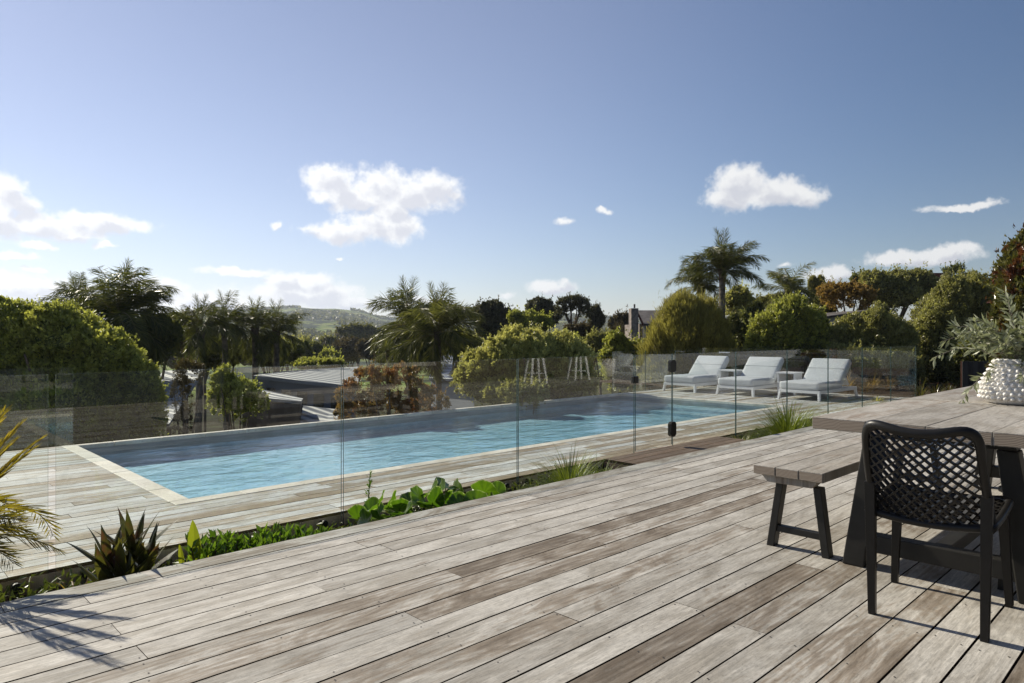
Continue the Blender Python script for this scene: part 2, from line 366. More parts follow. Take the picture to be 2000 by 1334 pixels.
ZL = -0.278                                                           # lower deck level
PX0, PX1, PY0, PY1 = 2.17, 13.72, 6.34, 10.40                         # water outline
CW = 0.165
mb = MB(); bid = 400
lows = lambda a, n: [(a + k * PITCH, a + (k + 1) * PITCH) for k in range(n)]
LT = [(6, 3.4, 12, .9)]
bid = board_rows(mb, lows(5.026, 8), -4.0, 17.7, ZL, bid0=bid, browns=0.42, seglen=(1.8, 4.5))
bid = board_rows(mb, lows(5.026 + 8 * PITCH, 30), -4.0, PX0 - CW, ZL, bid0=bid, browns=0.22)
bid = board_rows(mb, lows(5.026 + 8 * PITCH, 30), PX1 + CW, 17.7, ZL, bid0=bid, browns=0.2)
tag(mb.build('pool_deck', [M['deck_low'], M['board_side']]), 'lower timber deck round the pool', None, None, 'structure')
mb = MB(); zb = ZL - 0.027
mb.box(-4.0, 17.7, 5.05, PY0 - CW, -0.9, zb); mb.box(-4.0, PX0 - CW, PY0 - CW, 10.45, -0.9, zb - .002); mb.box(PX1 + CW, 17.7, PY0 - CW, 10.45, -0.9, zb - .002)
tag(mb.build('pool_deck_frame', M['dark']), 'dark framing under the pool deck', None, None, 'structure')
mb = MB(); mb.box(-4.0, 6.28, 5.027, 5.048, -0.50, ZL - 0.024, 700.4); mb.box(8.9, 17.7, 5.027, 5.048, -0.50, ZL - 0.024, 701.6)
tag(mb.build('deck_fascia', M['fascia']), 'timber fascia board along the planted gap', None, None, 'structure')
mb = MB(); bid = 800
bid = board_rows(mb, [(3.735 + k * 0.1425, 3.735 + (k + 1) * 0.1425) for k in range(9)], 6.3, 8.87, ZL + 0.012, bid0=bid, browns=0.3)
mb.box(6.3, 8.87, 3.735, 5.0, -0.5, ZL - 0.02, 850.5)
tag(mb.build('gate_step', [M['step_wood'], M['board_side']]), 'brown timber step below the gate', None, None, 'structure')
mb = MB()
def sheet(mb, x0, x1, y0, y1, z, nx, ny, amp=0.02, seed=0):
    xs = np.linspace(x0, x1, nx); ys = np.linspace(y0, y1, ny); V = []
    for y in ys:
        for x in xs: V.append((x, y, z + amp * mnoise.fractal(Vector((x * 3 + seed, y * 3, seed)), 1.0, 2.0, 3)))
    F = [(j * nx + i, j * nx + i + 1, (j + 1) * nx + i + 1, (j + 1) * nx + i) for j in range(ny - 1) for i in range(nx - 1)]
    mb.add(V, F)
sheet(mb, -4, 6.29, 3.70, 5.025, -0.40, 150, 20, 0.03); sheet(mb, 8.88, 17.6, 3.70, 5.025, -0.40, 120, 20, 0.03, 5)
tag(mb.build('planting_bed', M['soil'], smooth=True), 'dark soil between the two decks', None, None, 'structure')
mb = MB(); sheet(mb, 17.2, 34, -4, 14.5, -0.33, 80, 80, 0.05, 9); mb.box(16.9, 17.2, -4, 3.69, -1, -0.03)
tag(mb.build('garden_ground', M['soil'], smooth=True), 'garden soil beyond the decks', None, None, 'structure')

# ------------------------------------------------------------------ pool
def stone(name, c1, c2, scale=3.0):
    m, nt, out = newmat(name); tc = nt.nodes.new('ShaderNodeTexCoord').outputs['Object']
    f, _ = noise(nt, tc, scale, 6, 0.65, 0.5); f2, _ = noise(nt, tc, scale * 12, 4, 0.6)
    c = mix(nt, mrange(nt, f, 0.35, 0.65), c1, c2); c = mix(nt, mrange(nt, f2, 0.52, 0.72, 0, 0.6), c, tuple(x * .55 for x in c1)); tt = N(nt, 'ShaderNodeAttribute'); tt.attribute_name = 'tone'; c = mix(nt, 1.0, c, mrange(nt, tt.outputs['Fac'], 0, 1, .85, 1.08), 'MULTIPLY')
    b = N(nt, 'ShaderNodeBsdfPrincipled'); b.inputs['Roughness'].default_value = 0.7; nt.links.new(c, b.inputs['Base Color'])
    nt.links.new(b.outputs[0], out.inputs['Surface']); return m
M['coping'] = stone('pale_stone_coping', (0.52, 0.48, 0.40), (0.66, 0.63, 0.56))
m, nt, out = newmat('blue_pool_plaster')
tc = nt.nodes.new('ShaderNodeTexCoord').outputs['Object']
vo = N(nt, 'ShaderNodeTexVoronoi'); vo.feature = 'SMOOTH_F1'; vo.inputs['Scale'].default_value = 7.0
f, c_ = noise(nt, tc, 3.0, 3, 0.5); wv_ = vmath(nt, 'ADD', tc, vmath(nt, 'MULTIPLY', c_, (0.35, 0.35, 0.2))); nt.links.new(wv_, vo.inputs['Vector'])
c = mix(nt, mrange(nt, vo.outputs['Distance'], 0.25, 0.75), (0.34, 0.52, 0.63), (0.48, 0.65, 0.77))
b = N(nt, 'ShaderNodeBsdfPrincipled'); b.inputs['Roughness'].default_value = 0.8; nt.links.new(c, b.inputs['Base Color']); nt.links.new(b.outputs[0], out.inputs['Surface'])
M['plaster'] = m
M['pooledge'] = plain('grey_pool_tile', (0.24, 0.27, 0.28), 0.5, 0.4, var=0.2, vscale=2)
ZW = ZL - 0.095; ZF = ZW - 0.19
mb = MB()
x0, x1, y0, y1 = PX0, PX1, PY0, PY1
def stones(mb, a, b_, c0, d, ax):
    L = (b_ - a) if ax == 'x' else (d - c0); k = max(1, round(L / .6)); e = np.linspace(0, L, k + 1)
    for u, v in zip(e[:-1], e[1:]):
        zz_ = ZL + .004 + random.uniform(-.001, .001); tn = random.random()
        if ax == 'x': mb.box(a + u + .0025, a + v - .0025, c0, d, ZL - .05, zz_, tn)
        else: mb.box(a, b_, c0 + u + .0025, c0 + v - .0025, ZL - .05, zz_, tn)
stones(mb, x0 - CW, x1 + CW, y0 - CW, y0, 'x'); stones(mb, x0 - CW, x1 + CW, y1, y1 + .11, 'x'); stones(mb, x0 - CW, x0, y0, y1, 'y'); stones(mb, x1, x1 + CW, y0, y1, 'y')
tag(mb.build('pool_coping', M['coping'], bevel=0.006), 'pale stone coping round the pool', None, None, 'structure')
mb = MB()
mb.box(x0 - .14, x1 + .14, y0 - .14, y1 + .1, ZF - 0.1, ZF)
w = 0.10
for (a, b_, c0, d) in ((x0 - w, x1 + w, y0 - w, y0 + .002), (x0 - w, x1 + w, y1 - .002, y1 + w), (x0 - w, x0 + .002, y0, y1), (x1 - .002, x1 + w, y0, y1)):
    mb.box(a, b_, c0, d, ZF, ZW - 0.06); mb.box(a + .001, b_ - .001, c0 + .001, d - .001, ZW - 0.06, ZL - 0.051, mi=1)
mb.box(x0 + .003, x0 + .32, y0 + .003, y1 - 1.1, ZF, ZF + 0.12)      # bench under water
mb.box(x1 - .55, x1 - .003, y0 + .003, y1 - .003, ZF, ZF + 0.13); mb.box(x1 - 1.0, x1 - .55, y0 + .003, y1 - .003, ZF, ZF + 0.065)
mb.box(x0 - 1.0, x1 + 1.0, y1 + .112, y1 + .2, -3.2, ZL - .06, mi=1)
tag(mb.build('pool_shell', [M['plaster'], M['pooledge']]), 'pale blue pool basin', None, None, 'structure')
m, nt, out = newmat('pool_water')
tc = nt.nodes.new('ShaderNodeTexCoord').outputs['Object']
mp = vmath(nt, 'MULTIPLY', tc, (1.0, 1.6, 1.0))
f1, _ = noise(nt, mp, 2.0, 3, 0.5, 0.3); f2, _ = noise(nt, mp, 7.5, 3, 0.55, 0.4)
hgt = math_(nt, 'ADD', math_(nt, 'MULTIPLY', f1, 1.0), math_(nt, 'MULTIPLY', f2, 0.32))
bp = N(nt, 'ShaderNodeBump'); bp.inputs['Strength'].default_value = 0.55; bp.inputs['Distance'].default_value = 0.05; nt.links.new(hgt, bp.inputs['Height'])
t = N(nt, 'ShaderNodeBsdfTransparent'); t.inputs['Color'].default_value = (0.80, 0.93, 0.96, 1)
g = N(nt, 'ShaderNodeBsdfGlossy'); g.inputs['Roughness'].default_value = 0.02; nt.links.new(bp.outputs[0], g.inputs['Normal'])
x = N(nt, 'ShaderNodeMixShader'); nt.links.new(schlick(nt, 1.34, bp.outputs[0]), x.inputs[0]); nt.links.new(t.outputs[0], x.inputs[1]); nt.links.new(g.outputs[0], x.inputs[2])
nt.links.new(x.outputs[0], out.inputs['Surface']); M['water'] = m
mb = MB(); mb.add([(x0 + .001, y0 + .001, ZW), (x1 - .001, y0 + .001, ZW), (x1 - .001, y1 - .001, ZW), (x0 + .001, y1 - .001, ZW)], [(0, 1, 2, 3)])
tag(mb.build('pool_water', M['water']), 'rippled blue pool water', None, None, 'structure')

# ------------------------------------------------------------------ glass fence
def pane(mb, ax, a0, a1, c, z0, z1, t=0.012):
    if ax == 'x': mb.box(a0, a1, c - t / 2, c + t / 2, z0, z1)
    else: mb.box(c - t / 2, c + t / 2, a0, a1, z0, z1)
    # big faces are clear glass, the four edges are green
    mi = np.array([1, 1, 0, 1, 0, 1] if ax == 'x' else [1, 1, 1, 0, 1, 0]); mb.mi[-1] = mi
GF = 'clear glass pool fence panels'
def panel(label, ax, a0, a1, c, z0, z1, studs=True, cat='glass panel', name='glass_fence_panel', group=GF):
    loc = ((a0 + a1) / 2, c, z0) if ax == 'x' else (c, (a0 + a1) / 2, z0)
    t = thing(name, label, cat, loc, 0, group)
    mb = MB(); pane(mb, ax, a0, a1, c, z0, z1); mb.build('pane', [M['glass'], M['glass_edge']], t)
    if studs:
        for xx in (a0 + 0.16, a1 - 0.16):
            mb = MB(); mb.tube([(xx, c - 0.030, -0.335), (xx, c - 0.026, -0.335), (xx, c - 0.0075, -0.335)], [0.012, 0.029, 0.030], 14)
            mb.tube([(xx, c + 0.007, -0.335), (xx, 5.03, -0.335)], 0.022, 12); mb.build('standoff', M['black_metal'], t)
    return t
FY = 4.99; ZT = 0.922
fl = [(-1.12, 0.885, 'far-left glass panel beside the golden palm fronds'), (0.925, 2.888, 'glass panel rising behind the dark cordyline'),
      (2.906, 4.880, 'glass panel behind the big round variegated leaves'), (4.898, 6.858, 'glass panel immediately left of the gate, behind a grass tuft')]
for a, b_, l in fl: panel(l, 'x', a, b_, FY, -0.47, ZT)
gt = thing('glass_gate', 'clear glass pool gate hung above the brown step', 'gate', (7.27, FY, ZL), 0)
mb = MB(); pane(mb, 'x', 6.885, 7.672, FY, ZL + 0.03, ZT); mb.build('pane', [M['glass'], M['glass_edge']], gt)
mb = MB(); mb.box(6.835, 6.925, FY - 0.022, FY + 0.03, 0.58, 0.665); mb.build('latch', M['black'], gt, bevel=0.006)
for zc, hh in ((0.763, 0.078), (-0.05, 0.095)):
    mb = MB(); w = 0.062; xc = 7.684
    prof = [(-w, -hh * .72), (-w * .5, -hh), (w * .5, -hh), (w, -hh * .72), (w, hh * .72), (w * .5, hh), (-w * .5, hh), (-w, hh * .72)]
    V = [(xc + p[0], y, zc + p[1]) for y in (FY - 0.024, FY + 0.024) for p in prof]
    mb.add(V, [(0, 1, 2, 3), (0, 3, 4, 7), (4, 5, 6, 7), (11, 10, 9, 8), (15, 12, 11, 8), (15, 14, 13, 12)]); mb.add(V, [(i, 8 + i, 8 + (i + 1) % 8, (i + 1) % 8) for i in range(8)])
    mb.build('hinge', M['black'], gt)
fr_ = [(7.695, 9.335, 'glass panel immediately right of the gate hinges'), (9.353, 11.02, 'glass panel behind the large bright grass tuft'), (11.038, 12.68, 'glass panel in front of the nearest lounger'),
       (12.698, 14.35, 'glass panel second from the far end of the near run'), (14.368, 16.0, 'glass panel third along beyond the bright grass tuft, before the orange ferns'), (16.018, 17.70, 'last glass panel of the near run, by the orange ferns')]
fr_[3] = (12.698, 14.35, 'glass panel crossing the right half of the nearest lounger')
fr_[4] = (14.368, 16.0, 'glass panel just right of the nearest lounger backrest')
for a, b_, l in fr_: panel(l, 'x', a, b_, FY, -0.47, ZT)
for a, b_, l in ((-3.9, -1.9, 'back glass panel out at the far left beyond the pool deck'), (-1.88, 0.12, 'back glass panel behind the left end of the pool deck'), (0.14, 2.15, 'back glass panel ending at the pool coping corner on the left')):
    panel(l, 'x', a, b_, 10.56, -1.0, 0.74, False)
for a, b_, l in ((13.62, 15.0, 'back glass panel starting at the far right pool corner'), (15.02, 16.4, 'back glass panel left of the farthest lounger'), (16.42, 17.74, 'back glass panel behind the farthest lounger')):
    panel(l, 'x', a, b_, 10.56, -1.0, 0.76, False)
for i, (a, b_, l) in enumerate(((8.62, 10.54, 'end glass panel with a white sticker behind the loungers'), (6.8, 8.60, 'end glass panel behind the middle lounger'), (5.0, 6.78, 'end glass panel behind the nearest lounger'))):
    t = panel(l, 'y', a, b_, 17.78, -0.9, 0.80, False)
    if i == 0:
        mb = MB()
        for k in range(9): mb.box(17.768, 17.771, 10.0 - k * 0.037 - 0.03, 10.0 - k * 0.037, 0.66 + 0.004 * (k % 3), 0.70 - 0.005 * (k % 2))
        mb.build('sticker', M['white_metal'], t)

# ------------------------------------------------------------------ dining table, bench, chairs
def endboard(mb, x0, x1, ys, z0, z1, b0, tn=(0.1, 0.6), gap=0.002):
    for i, (a, b_) in enumerate(zip(ys[:-1], ys[1:])):
        mb.box(x0 + random.uniform(0, .002), x1, a + gap / 2, b_ - gap / 2, z0, z1 + random.uniform(-.001, .001), b0 + i + random.uniform(*tn))
def endgrain(name):
    m, nt, out = newmat(name); tc = nt.nodes.new('ShaderNodeTexCoord').outputs['Object']
    sp = N(nt, 'ShaderNodeSeparateXYZ'); nt.links.new(tc, sp.inputs[0])
    wn2 = N(nt, 'ShaderNodeCombineXYZ')
    # rings centred under each plank
    yy = math_(nt, 'SUBTRACT', math_(nt, 'FRACT', math_(nt, 'MULTIPLY', math_(nt, 'ADD', sp.outputs['Y'], 0.03), 1 / 0.20)), 0.5)
    nt.links.new(math_(nt, 'MULTIPLY', yy, 0.20), wn2.inputs[1]); nt.links.new(math_(nt, 'ADD', sp.outputs['Z'], 0.055), wn2.inputs[2])
    nz, nc3 = noise(nt, tc, 9, 2, 0.5); v = vmath(nt, 'ADD', wn2.outputs[0], vmath(nt, 'MULTIPLY', nc3, (0, 0.02, 0.02)))
    ln = vmath(nt, 'LENGTH', v); rg = math_(nt, 'SINE', math_(nt, 'MULTIPLY', ln, 900))
    c = mix(nt, mrange(nt, rg, -0.6, 0.9), (0.20, 0.15, 0.11), (0.44, 0.37, 0.29))
    b = N(nt, 'ShaderNodeBsdfPrincipled'); b.inputs['Roughness'].default_value = 0.8; nt.links.new(c, b.inputs['Base Color']); nt.links.new(b.outputs[0], out.inputs['Surface']); return m
M['endgrain'] = endgrain('sawn_end_grain')
TX0, TX1, TY0, TY1 = 3.50, 6.58, 0.44, 1.455
tb = thing('dining_table', 'long weathered timber dining table on black trestle legs', 'table', (5.0, 0.95, 0))
mb = MB(); ys = np.linspace(TY0, TY1, 5)
endboard(mb, TX0, 4.93, ys, 0.692, 0.75, 10); endboard(mb, 5.035, TX1, ys, 0.692, 0.75, 20)
mb.box(4.933, 5.032, TY0 + .002, TY1 - .002, 0.692, 0.7505, 31.3)
for k in (-1,):
    pass
V = MB
mb.build('tabletop', M['table_wood'], tb, bevel=0.002)
mb = MB(); 
for a, b_ in zip(ys[:-1], ys[1:]): mb.add([(TX0 - .0025, a + .006, .696), (TX0 - .0025, b_ - .006, .696), (TX0 - .0025, b_ - .006, .7455), (TX0 - .0025, a + .006, .7455)], [(3, 2, 1, 0)])
mb.build('end_grain', M['endgrain'], tb)
yc = (TY0 + TY1) / 2
for sx, xc in ((1, 3.70), (-1, 6.28)):
    mb = MB()
    for s in (-1, 1):
        b0, b1 = yc + s * 0.315, yc + s * 0.42; t0, t1 = yc + s * 0.235, yc + s * 0.315
        ya, yb = sorted((b0, b1)); yc0, yd = sorted((t0, t1))
        mb.hexa([(xc - .05, ya, 0), (xc + .05, ya, 0), (xc + .05, yb, 0), (xc - .05, yb, 0)], [(xc - .05, yc0, .655), (xc + .05, yc0, .655), (xc + .05, yd, .655), (xc - .05, yd, .655)])
        o = mb.build('leg', M['black_metal'], tb, bevel=0.006); mb = MB()
    mb.box(xc - .04, xc + .04, yc - .33, yc + .33, 0.085, 0.17); mb.build('crossbar', M['black_metal'], tb, bevel=0.004)
    mb = MB(); mb.box(xc - .05, xc + .05, yc - .31, yc + .31, 0.656, 0.69); mb.build('top_bearer', M['black_metal'], tb, bevel=0.004)
mb = MB(); mb.box(3.75, 6.23, yc - .035, yc + .035, 0.10, 0.16); mb.build('stretcher', M['black_metal'], tb, bevel=0.004)

bn = thing('dining_bench', 'weathered timber bench on black splayed legs beside the table', 'bench', (4.6, 1.63, 0))
BX0, BX1 = 3.60, 5.75; ys = np.linspace(1.44, 1.82, 4)
mb = MB(); endboard(mb, BX0, BX1, ys, 0.40, 0.45, 40, (0.2, 0.6)); mb.build('seat', M['table_wood'], bn, bevel=0.004)
mb = MB()
for a, b_ in zip(ys[:-1], ys[1:]): mb.add([(BX0 - .0025, a + .005, .404), (BX0 - .0025, b_ - .005, .404), (BX0 - .0025, b_ - .005, .4455), (BX0 - .0025, a + .005, .4455)], [(3, 2, 1, 0)])
mb.build('end_grain', M['endgrain'], bn)
for xc in (BX0 + .06, BX1 - .06):
    mb = MB(); xa, xb = xc - .035, xc + .035
    ys2 = [1.48, 1.52, 1.74, 1.78]
    mb.hexa([(xa, 1.51, .36), (xb, 1.51, .36), (xb, 1.75, .36), (xa, 1.75, .36)], [(xa, 1.475, .398), (xb, 1.475, .398), (xb, 1.785, .398), (xa, 1.785, .398)], 60.5)
    mb.build('support', M['table_wood'], bn, bevel=0.004)
    for (b0, t0) in ((1.755, 1.70), (1.455, 1.50)):
        mb = MB(); q = xc + .035
        mb.hexa([(q - .03, b0 - .02, 0), (q + .03, b0 - .02, 0), (q + .03, b0 + .02, 0), (q - .03, b0 + .02, 0)], [(q - .03, t0 - .02, .359), (q + .03, t0 - .02, .359), (q + .03, t0 + .02, .359), (q - .03, t0 + .02, .359)])
        mb.build('leg', M['black_metal'], bn, bevel=0.003)
    mb = MB(); mb.box(q - .02, q + .02, 1.47, 1.735, 0.085, 0.12); mb.build('crossbar', M['black_metal'], bn, bevel=0.003)

def make_chair(name, label, loc, rz):
    t = thing(name, label, 'chair', loc, rz, 'black lattice dining chairs at the table')
    def S(u, v):                      # back surface, u -1..1 across, v 0..1 upward
        hw = 0.208 - 0.016 * v
        z = 0.405 + 0.405 * v - 0.02 * v * (1 - u * u) + 0.03 * (1 - v) * (u * u)
        x = -0.215 - 0.175 * max(v, 0) ** 1.15 + 0.055 * (u * u) * (1 - .3 * v) - 0.03 * math.sin(math.pi * v)
        return np.array((x, u * hw, z))
    def Q(u, v):                      # seat surface, v 0 rear .. 1 front
        return np.array((-0.215 + 0.455 * v, u * (0.215 + 0.012 * v), 0.405 + 0.035 * v + 0.02 * u * u - 0.012 * math.sin(math.pi * v)))
    def ribbon(mb, P, Nn, w, dpt):
        P = np.array(P); n = len(P); 
        if n < 2: return
        T = np.gradient(P, axis=0); T /= np.linalg.norm(T, axis=1)[:, None]; Nn = np.array(Nn)
        B = np.cross(T, Nn); B /= np.linalg.norm(B, axis=1)[:, None]
        V = np.stack([P - B * w - Nn * dpt, P + B * w - Nn * dpt, P + B * w + Nn * dpt, P - B * w + Nn * dpt], 1).reshape(-1, 3)
        F = [(4 * i + k, 4 * i + (k + 1) % 4, 4 * i + 4 + (k + 1) % 4, 4 * i + 4 + k) for i in range(n - 1) for k in range(4)]
        mb.add(V, F)
    def nrm(Sf, u, v):
        e = 1e-3; a = Sf(u + e, v) - Sf(u - e, v); b = Sf(u, v + e) - Sf(u, v - e); c = np.cross(a, b); return c / np.linalg.norm(c)
    mb = MB()
    for fam in (-1, 1):
        for a in np.arange(-3.0, 3.01, 0.200):
            P, Nn = [], []
            for v in np.linspace(0, 0.97, 26):
                u = a + fam * (1.55 * v + 0.35 * v * v)
                if abs(u) <= 0.97: P.append(S(u, v)); Nn.append(nrm(S, u, v))
            ribbon(mb, P, Nn, 0.0034, 0.0075)
    mb.build('back_lattice', M['black'], t, local=True)
    mb = MB()
    for fam in (-1, 1):
        for a in np.arange(-3.0, 3.01, 0.17):
            P, Nn = [], []
            for v in np.linspace(0, 0.98, 20):
                u = a + fam * 1.9 * v
                if abs(u) <= 0.98: P.append(Q(u, v)); Nn.append(nrm(Q, u, v))
            ribbon(mb, P, Nn, 0.0035, 0.006)
    mb.build('seat_lattice', M['black'], t, local=True)
    # back frame: up one side, rounded corners, dipped top, down the other
    path = [S(-1.0, v) for v in np.linspace(0.0, 0.84, 9)]
    arc = [(-0.985, 0.91), (-0.93, 0.975), (-0.83, 1.01), (-0.66, 1.015), (-0.4, 0.992), (-0.15, 0.982), (0.15, 0.982), (0.4, 0.992), (0.66, 1.015), (0.83, 1.01), (0.93, 0.975), (0.985, 0.91)]
    path += [S(u, v) for u, v in arc] + [S(1.0, v) for v in np.linspace(0.84, 0.0, 9)]
    P = np.array(path); Pf = []
    for i in range(len(P) - 1):
        for s in (0, .5): Pf.append(P[i] * (1 - s) + P[i + 1] * s)
    Pf.append(P[-1]); Pf = np.array(Pf)
    for _ in range(3): Pf[1:-1] = (Pf[:-2] + Pf[2:] + 2 * Pf[1:-1]) / 4
    mb = MB(); mb.tube(Pf, 0.0165, 10, flat=(1.0, 1.15)); mb.build('back_frame', M['black'], t, smooth=True, local=True)
    mb = MB(); ring = [Q(1, v) for v in np.linspace(0, .9, 8)] + [Q(u, 1) for u in np.linspace(.85, -.85, 10)] + [Q(-1, v) for v in np.linspace(.9, 0, 8)] + [Q(u, 0) for u in np.linspace(-.9, .9, 8)]
    mb.tube(ring, 0.016, 8, closed=True); mb.build('seat_frame', M['black'], t, smooth=True, local=True)
    for (bx, by, tx, ty, tz) in ((-.235, .195, -.232, .203, .55), (-.235, -.195, -.232, -.203, .55), (.235, .22, .205, .20, .43), (.235, -.22, .205, -.20, .43)):
        mb = MB(); s = 1 if by > 0 else -1
        def sq(x, y, z, h): return [(x - h, y - h, z), (x + h, y - h, z), (x + h, y + h, z), (x - h, y + h, z)]
        mb.hexa(sq(bx, by, 0, .0135), sq(tx, ty, tz, .020))
        mb.box(bx - 0.008, bx + .008, by + s * .0137, by + s * .016, 0.01, tz * .8, M=lambda V: V + np.stack([(tx - bx) * V[:, 2] / tz, (ty - by) * V[:, 2] / tz + s * .0045 * V[:, 2] / tz, 0 * V[:, 2]], 1))
        mb.build('leg', M['black'], t, local=True, bevel=0.004)
    return t
ch = make_chair('lattice_chair', 'black lattice chair in front, its back to the viewer, at the table end', (3.33, 0.853, 0), R(4))
c2 = copy_tree(ch); c2.location = (4.02, 0.485, 0); c2.rotation_euler = (0, 0, R(90)); c2['label'] = 'black lattice chair pushed in on the right side of the table, mostly out of view'

# ------------------------------------------------------------------ vase and olive branches
vx, vy = 5.08, 0.87
vs = thing('vase', 'white ceramic vase covered in small knobs on the table', 'vase', (vx, vy, 0.7515))
prof = [(0.150, 0.0), (0.178, 0.012), (0.198, 0.045), (0.200, 0.075), (0.188, 0.115), (0.166, 0.16), (0.142, 0.205), (0.124, 0.24), (0.118, 0.265), (0.110, 0.268), (0.104, 0.25), (0.104, 0.2)]
mb = MB(); sg = 40; V = []; 
for r, z in prof:
    for k in range(sg): a = 2 * math.pi * k / sg; V.append((vx + r * math.cos(a), vy + r * math.sin(a), 0.7515 + z))
F = [(i * sg + k, i * sg + (k + 1) % sg, (i + 1) * sg + (k + 1) % sg, (i + 1) * sg + k) for i in range(len(prof) - 1) for k in range(sg)]
mb.add(V, F); mb.build('body', M['ceramic'], vs, smooth=True)
mb = MB(); zs = [0.035, 0.062, 0.089, 0.116, 0.143, 0.170, 0.197, 0.224, 0.249]
for j, z in enumerate(zs):
    r = np.interp(z, [p[1] for p in prof[:9]], [p[0] for p in prof[:9]]); n = max(14, int(2 * math.pi * r / 0.033))
    for k in range(n):
        a = 2 * math.pi * (k + .5 * (j % 2)) / n; dr = np.array((math.cos(a), math.sin(a), 0.12)); c = np.array((vx + r * math.cos(a), vy + r * math.sin(a), .7515 + z))
        P = [c - dr * .004, c + dr * .008, c + dr * .016, c + dr * .021, c + dr * .0235]; mb.tube(P, [.0135, .0125, .0105, .006, .0012], 8)
mb.build('knobs', M['ceramic'], vs, smooth=True)
M['olive'] = leafmat('olive_leaf', (0.11, 0.125, 0.06), (0.42, 0.44, 0.31), 0.25, 0.45, 0.4)
ol = thing('olive_branches', 'bunch of silvery olive branches standing in the knobbly vase', 'branches', (vx, vy, 0.98))
mbs = MB(); mbl = MB()
ends = [(-.46, .12, .1), (-.40, .18, -.1), (-.43, .02, .05), (-.36, -.27, .0), (-.30, .22, .2), (-.2, .16, -.2), (-.1, .42, .0), (-.02, .38, .1), (.1, .28, -.1), (.02, -.18, -.16), (.12, -.12, -.2),
        (.25, .15, .0), (.3, .3, .2), (.4, .1, -.1), (.35, -.1, .1), (-.25, .1, -.25), (.1, .15, .3), (-.15, .25, .15), (-.33, .08, -.2), (.0, .2, -.3), (.5, .2, 0), (.2, .4, .1), (-.12, -.1, -.18), (.18, -.2, -.1)]
ends += [(random.uniform(-.4, .4), random.uniform(.0, .25), random.uniform(-.25, .25)) for _ in range(14)]
for (rr, up, ff) in ends:
    p0 = np.array((vx + random.uniform(-.05, .05), vy + random.uniform(-.05, .05), 0.97))
    e = p0 + np.array(RGT) * rr + np.array(FWD) * ff + np.array((0, 0, up + .03)); mid = (p0 + e) / 2 + np.array((0, 0, 0.10 + abs(rr) * .18))
    tt = np.linspace(0, 1, 18); P = np.array([(1 - a) ** 2 * p0 + 2 * a * (1 - a) * mid + a * a * e for a in tt]); P[1:] += RNG.normal(0, .004, (17, 3))
    mbs.tube(P, np.linspace(.0028, .0010, 18), 5)
    L = np.linalg.norm(np.diff(P, axis=0), axis=1).sum(); n = int(L / 0.011)
    C, A = [], []
    for k in range(n):
        a = 0.15 + 0.85 * k / n; i = min(16, int(a * 17)); c = P[i] + (P[i + 1] - P[i]) * (a * 17 - i); T = P[i + 1] - P[i]; T /= np.linalg.norm(T)
        s = np.cross(T, RNG.normal(size=3)); s /= np.linalg.norm(s); ax = T * .75 + s * .8; ax /= np.linalg.norm(ax); sz = random.uniform(.045, .078); C.append(c + ax * sz * .5); A.append(ax * sz)
    A = np.array(A); mbl.leaves(np.array(C), A, np.linalg.norm(A, axis=1), 0.27, RNG.random(n), 0.03)
mbs.build('stems', M['palebark'], ol); mbl.build('leaves', M['olive'], ol)

# ------------------------------------------------------------------ loungers and side tables
def rbox(mb, x0, x1, y0, y1, z0, z1, r=0.04, Mx=None, nseg=4):
    """cushion: rounded box"""
    n = 14; g = np.linspace(-1, 1, n); V = []; F = []; idx = {}
    c = np.array(((x0 + x1) / 2, (y0 + y1) / 2, (z0 + z1) / 2)); h = np.array(((x1 - x0) / 2, (y1 - y0) / 2, (z1 - z0) / 2))
    g = np.sign(g) * (1 - (1 - abs(g)) ** 1.6)
    def pt(p):
        q = np.array(p) * h; inner = h - r; k = np.clip(q, -inner, inner); d = q - k; l = np.linalg.norm(d)
        if l > 1e-9: d = d / l * r
        w = k + d
        puff = 0.012 * (1 - min(1, abs(w[0] / h[0])) ** 4) * (1 - min(1, abs(w[1] / h[1])) ** 4)
        if abs(p[2]) > .99: w = w + np.array((0, 0, np.sign(p[2]) * puff))
        return c + w
    for ax in range(3):
        for s in (-1, 1):
            base = len(V)
            for i in range(n):
                for j in range(n):
                    p = [0, 0, 0]; p[ax] = s; p[(ax + 1) % 3] = g[i]; p[(ax + 2) % 3] = g[j]; V.append(pt(p))
            for i in range(n - 1):
                for j in range(n - 1):
                    q = (base + i * n + j, base + (i + 1) * n + j, base + (i + 1) * n + j + 1, base + i * n + j + 1); F.append(q if s > 0 else q[::-1])
    V = np.array(V)
    if Mx is not None: V = Mx(V)
    mb.add(V, F)
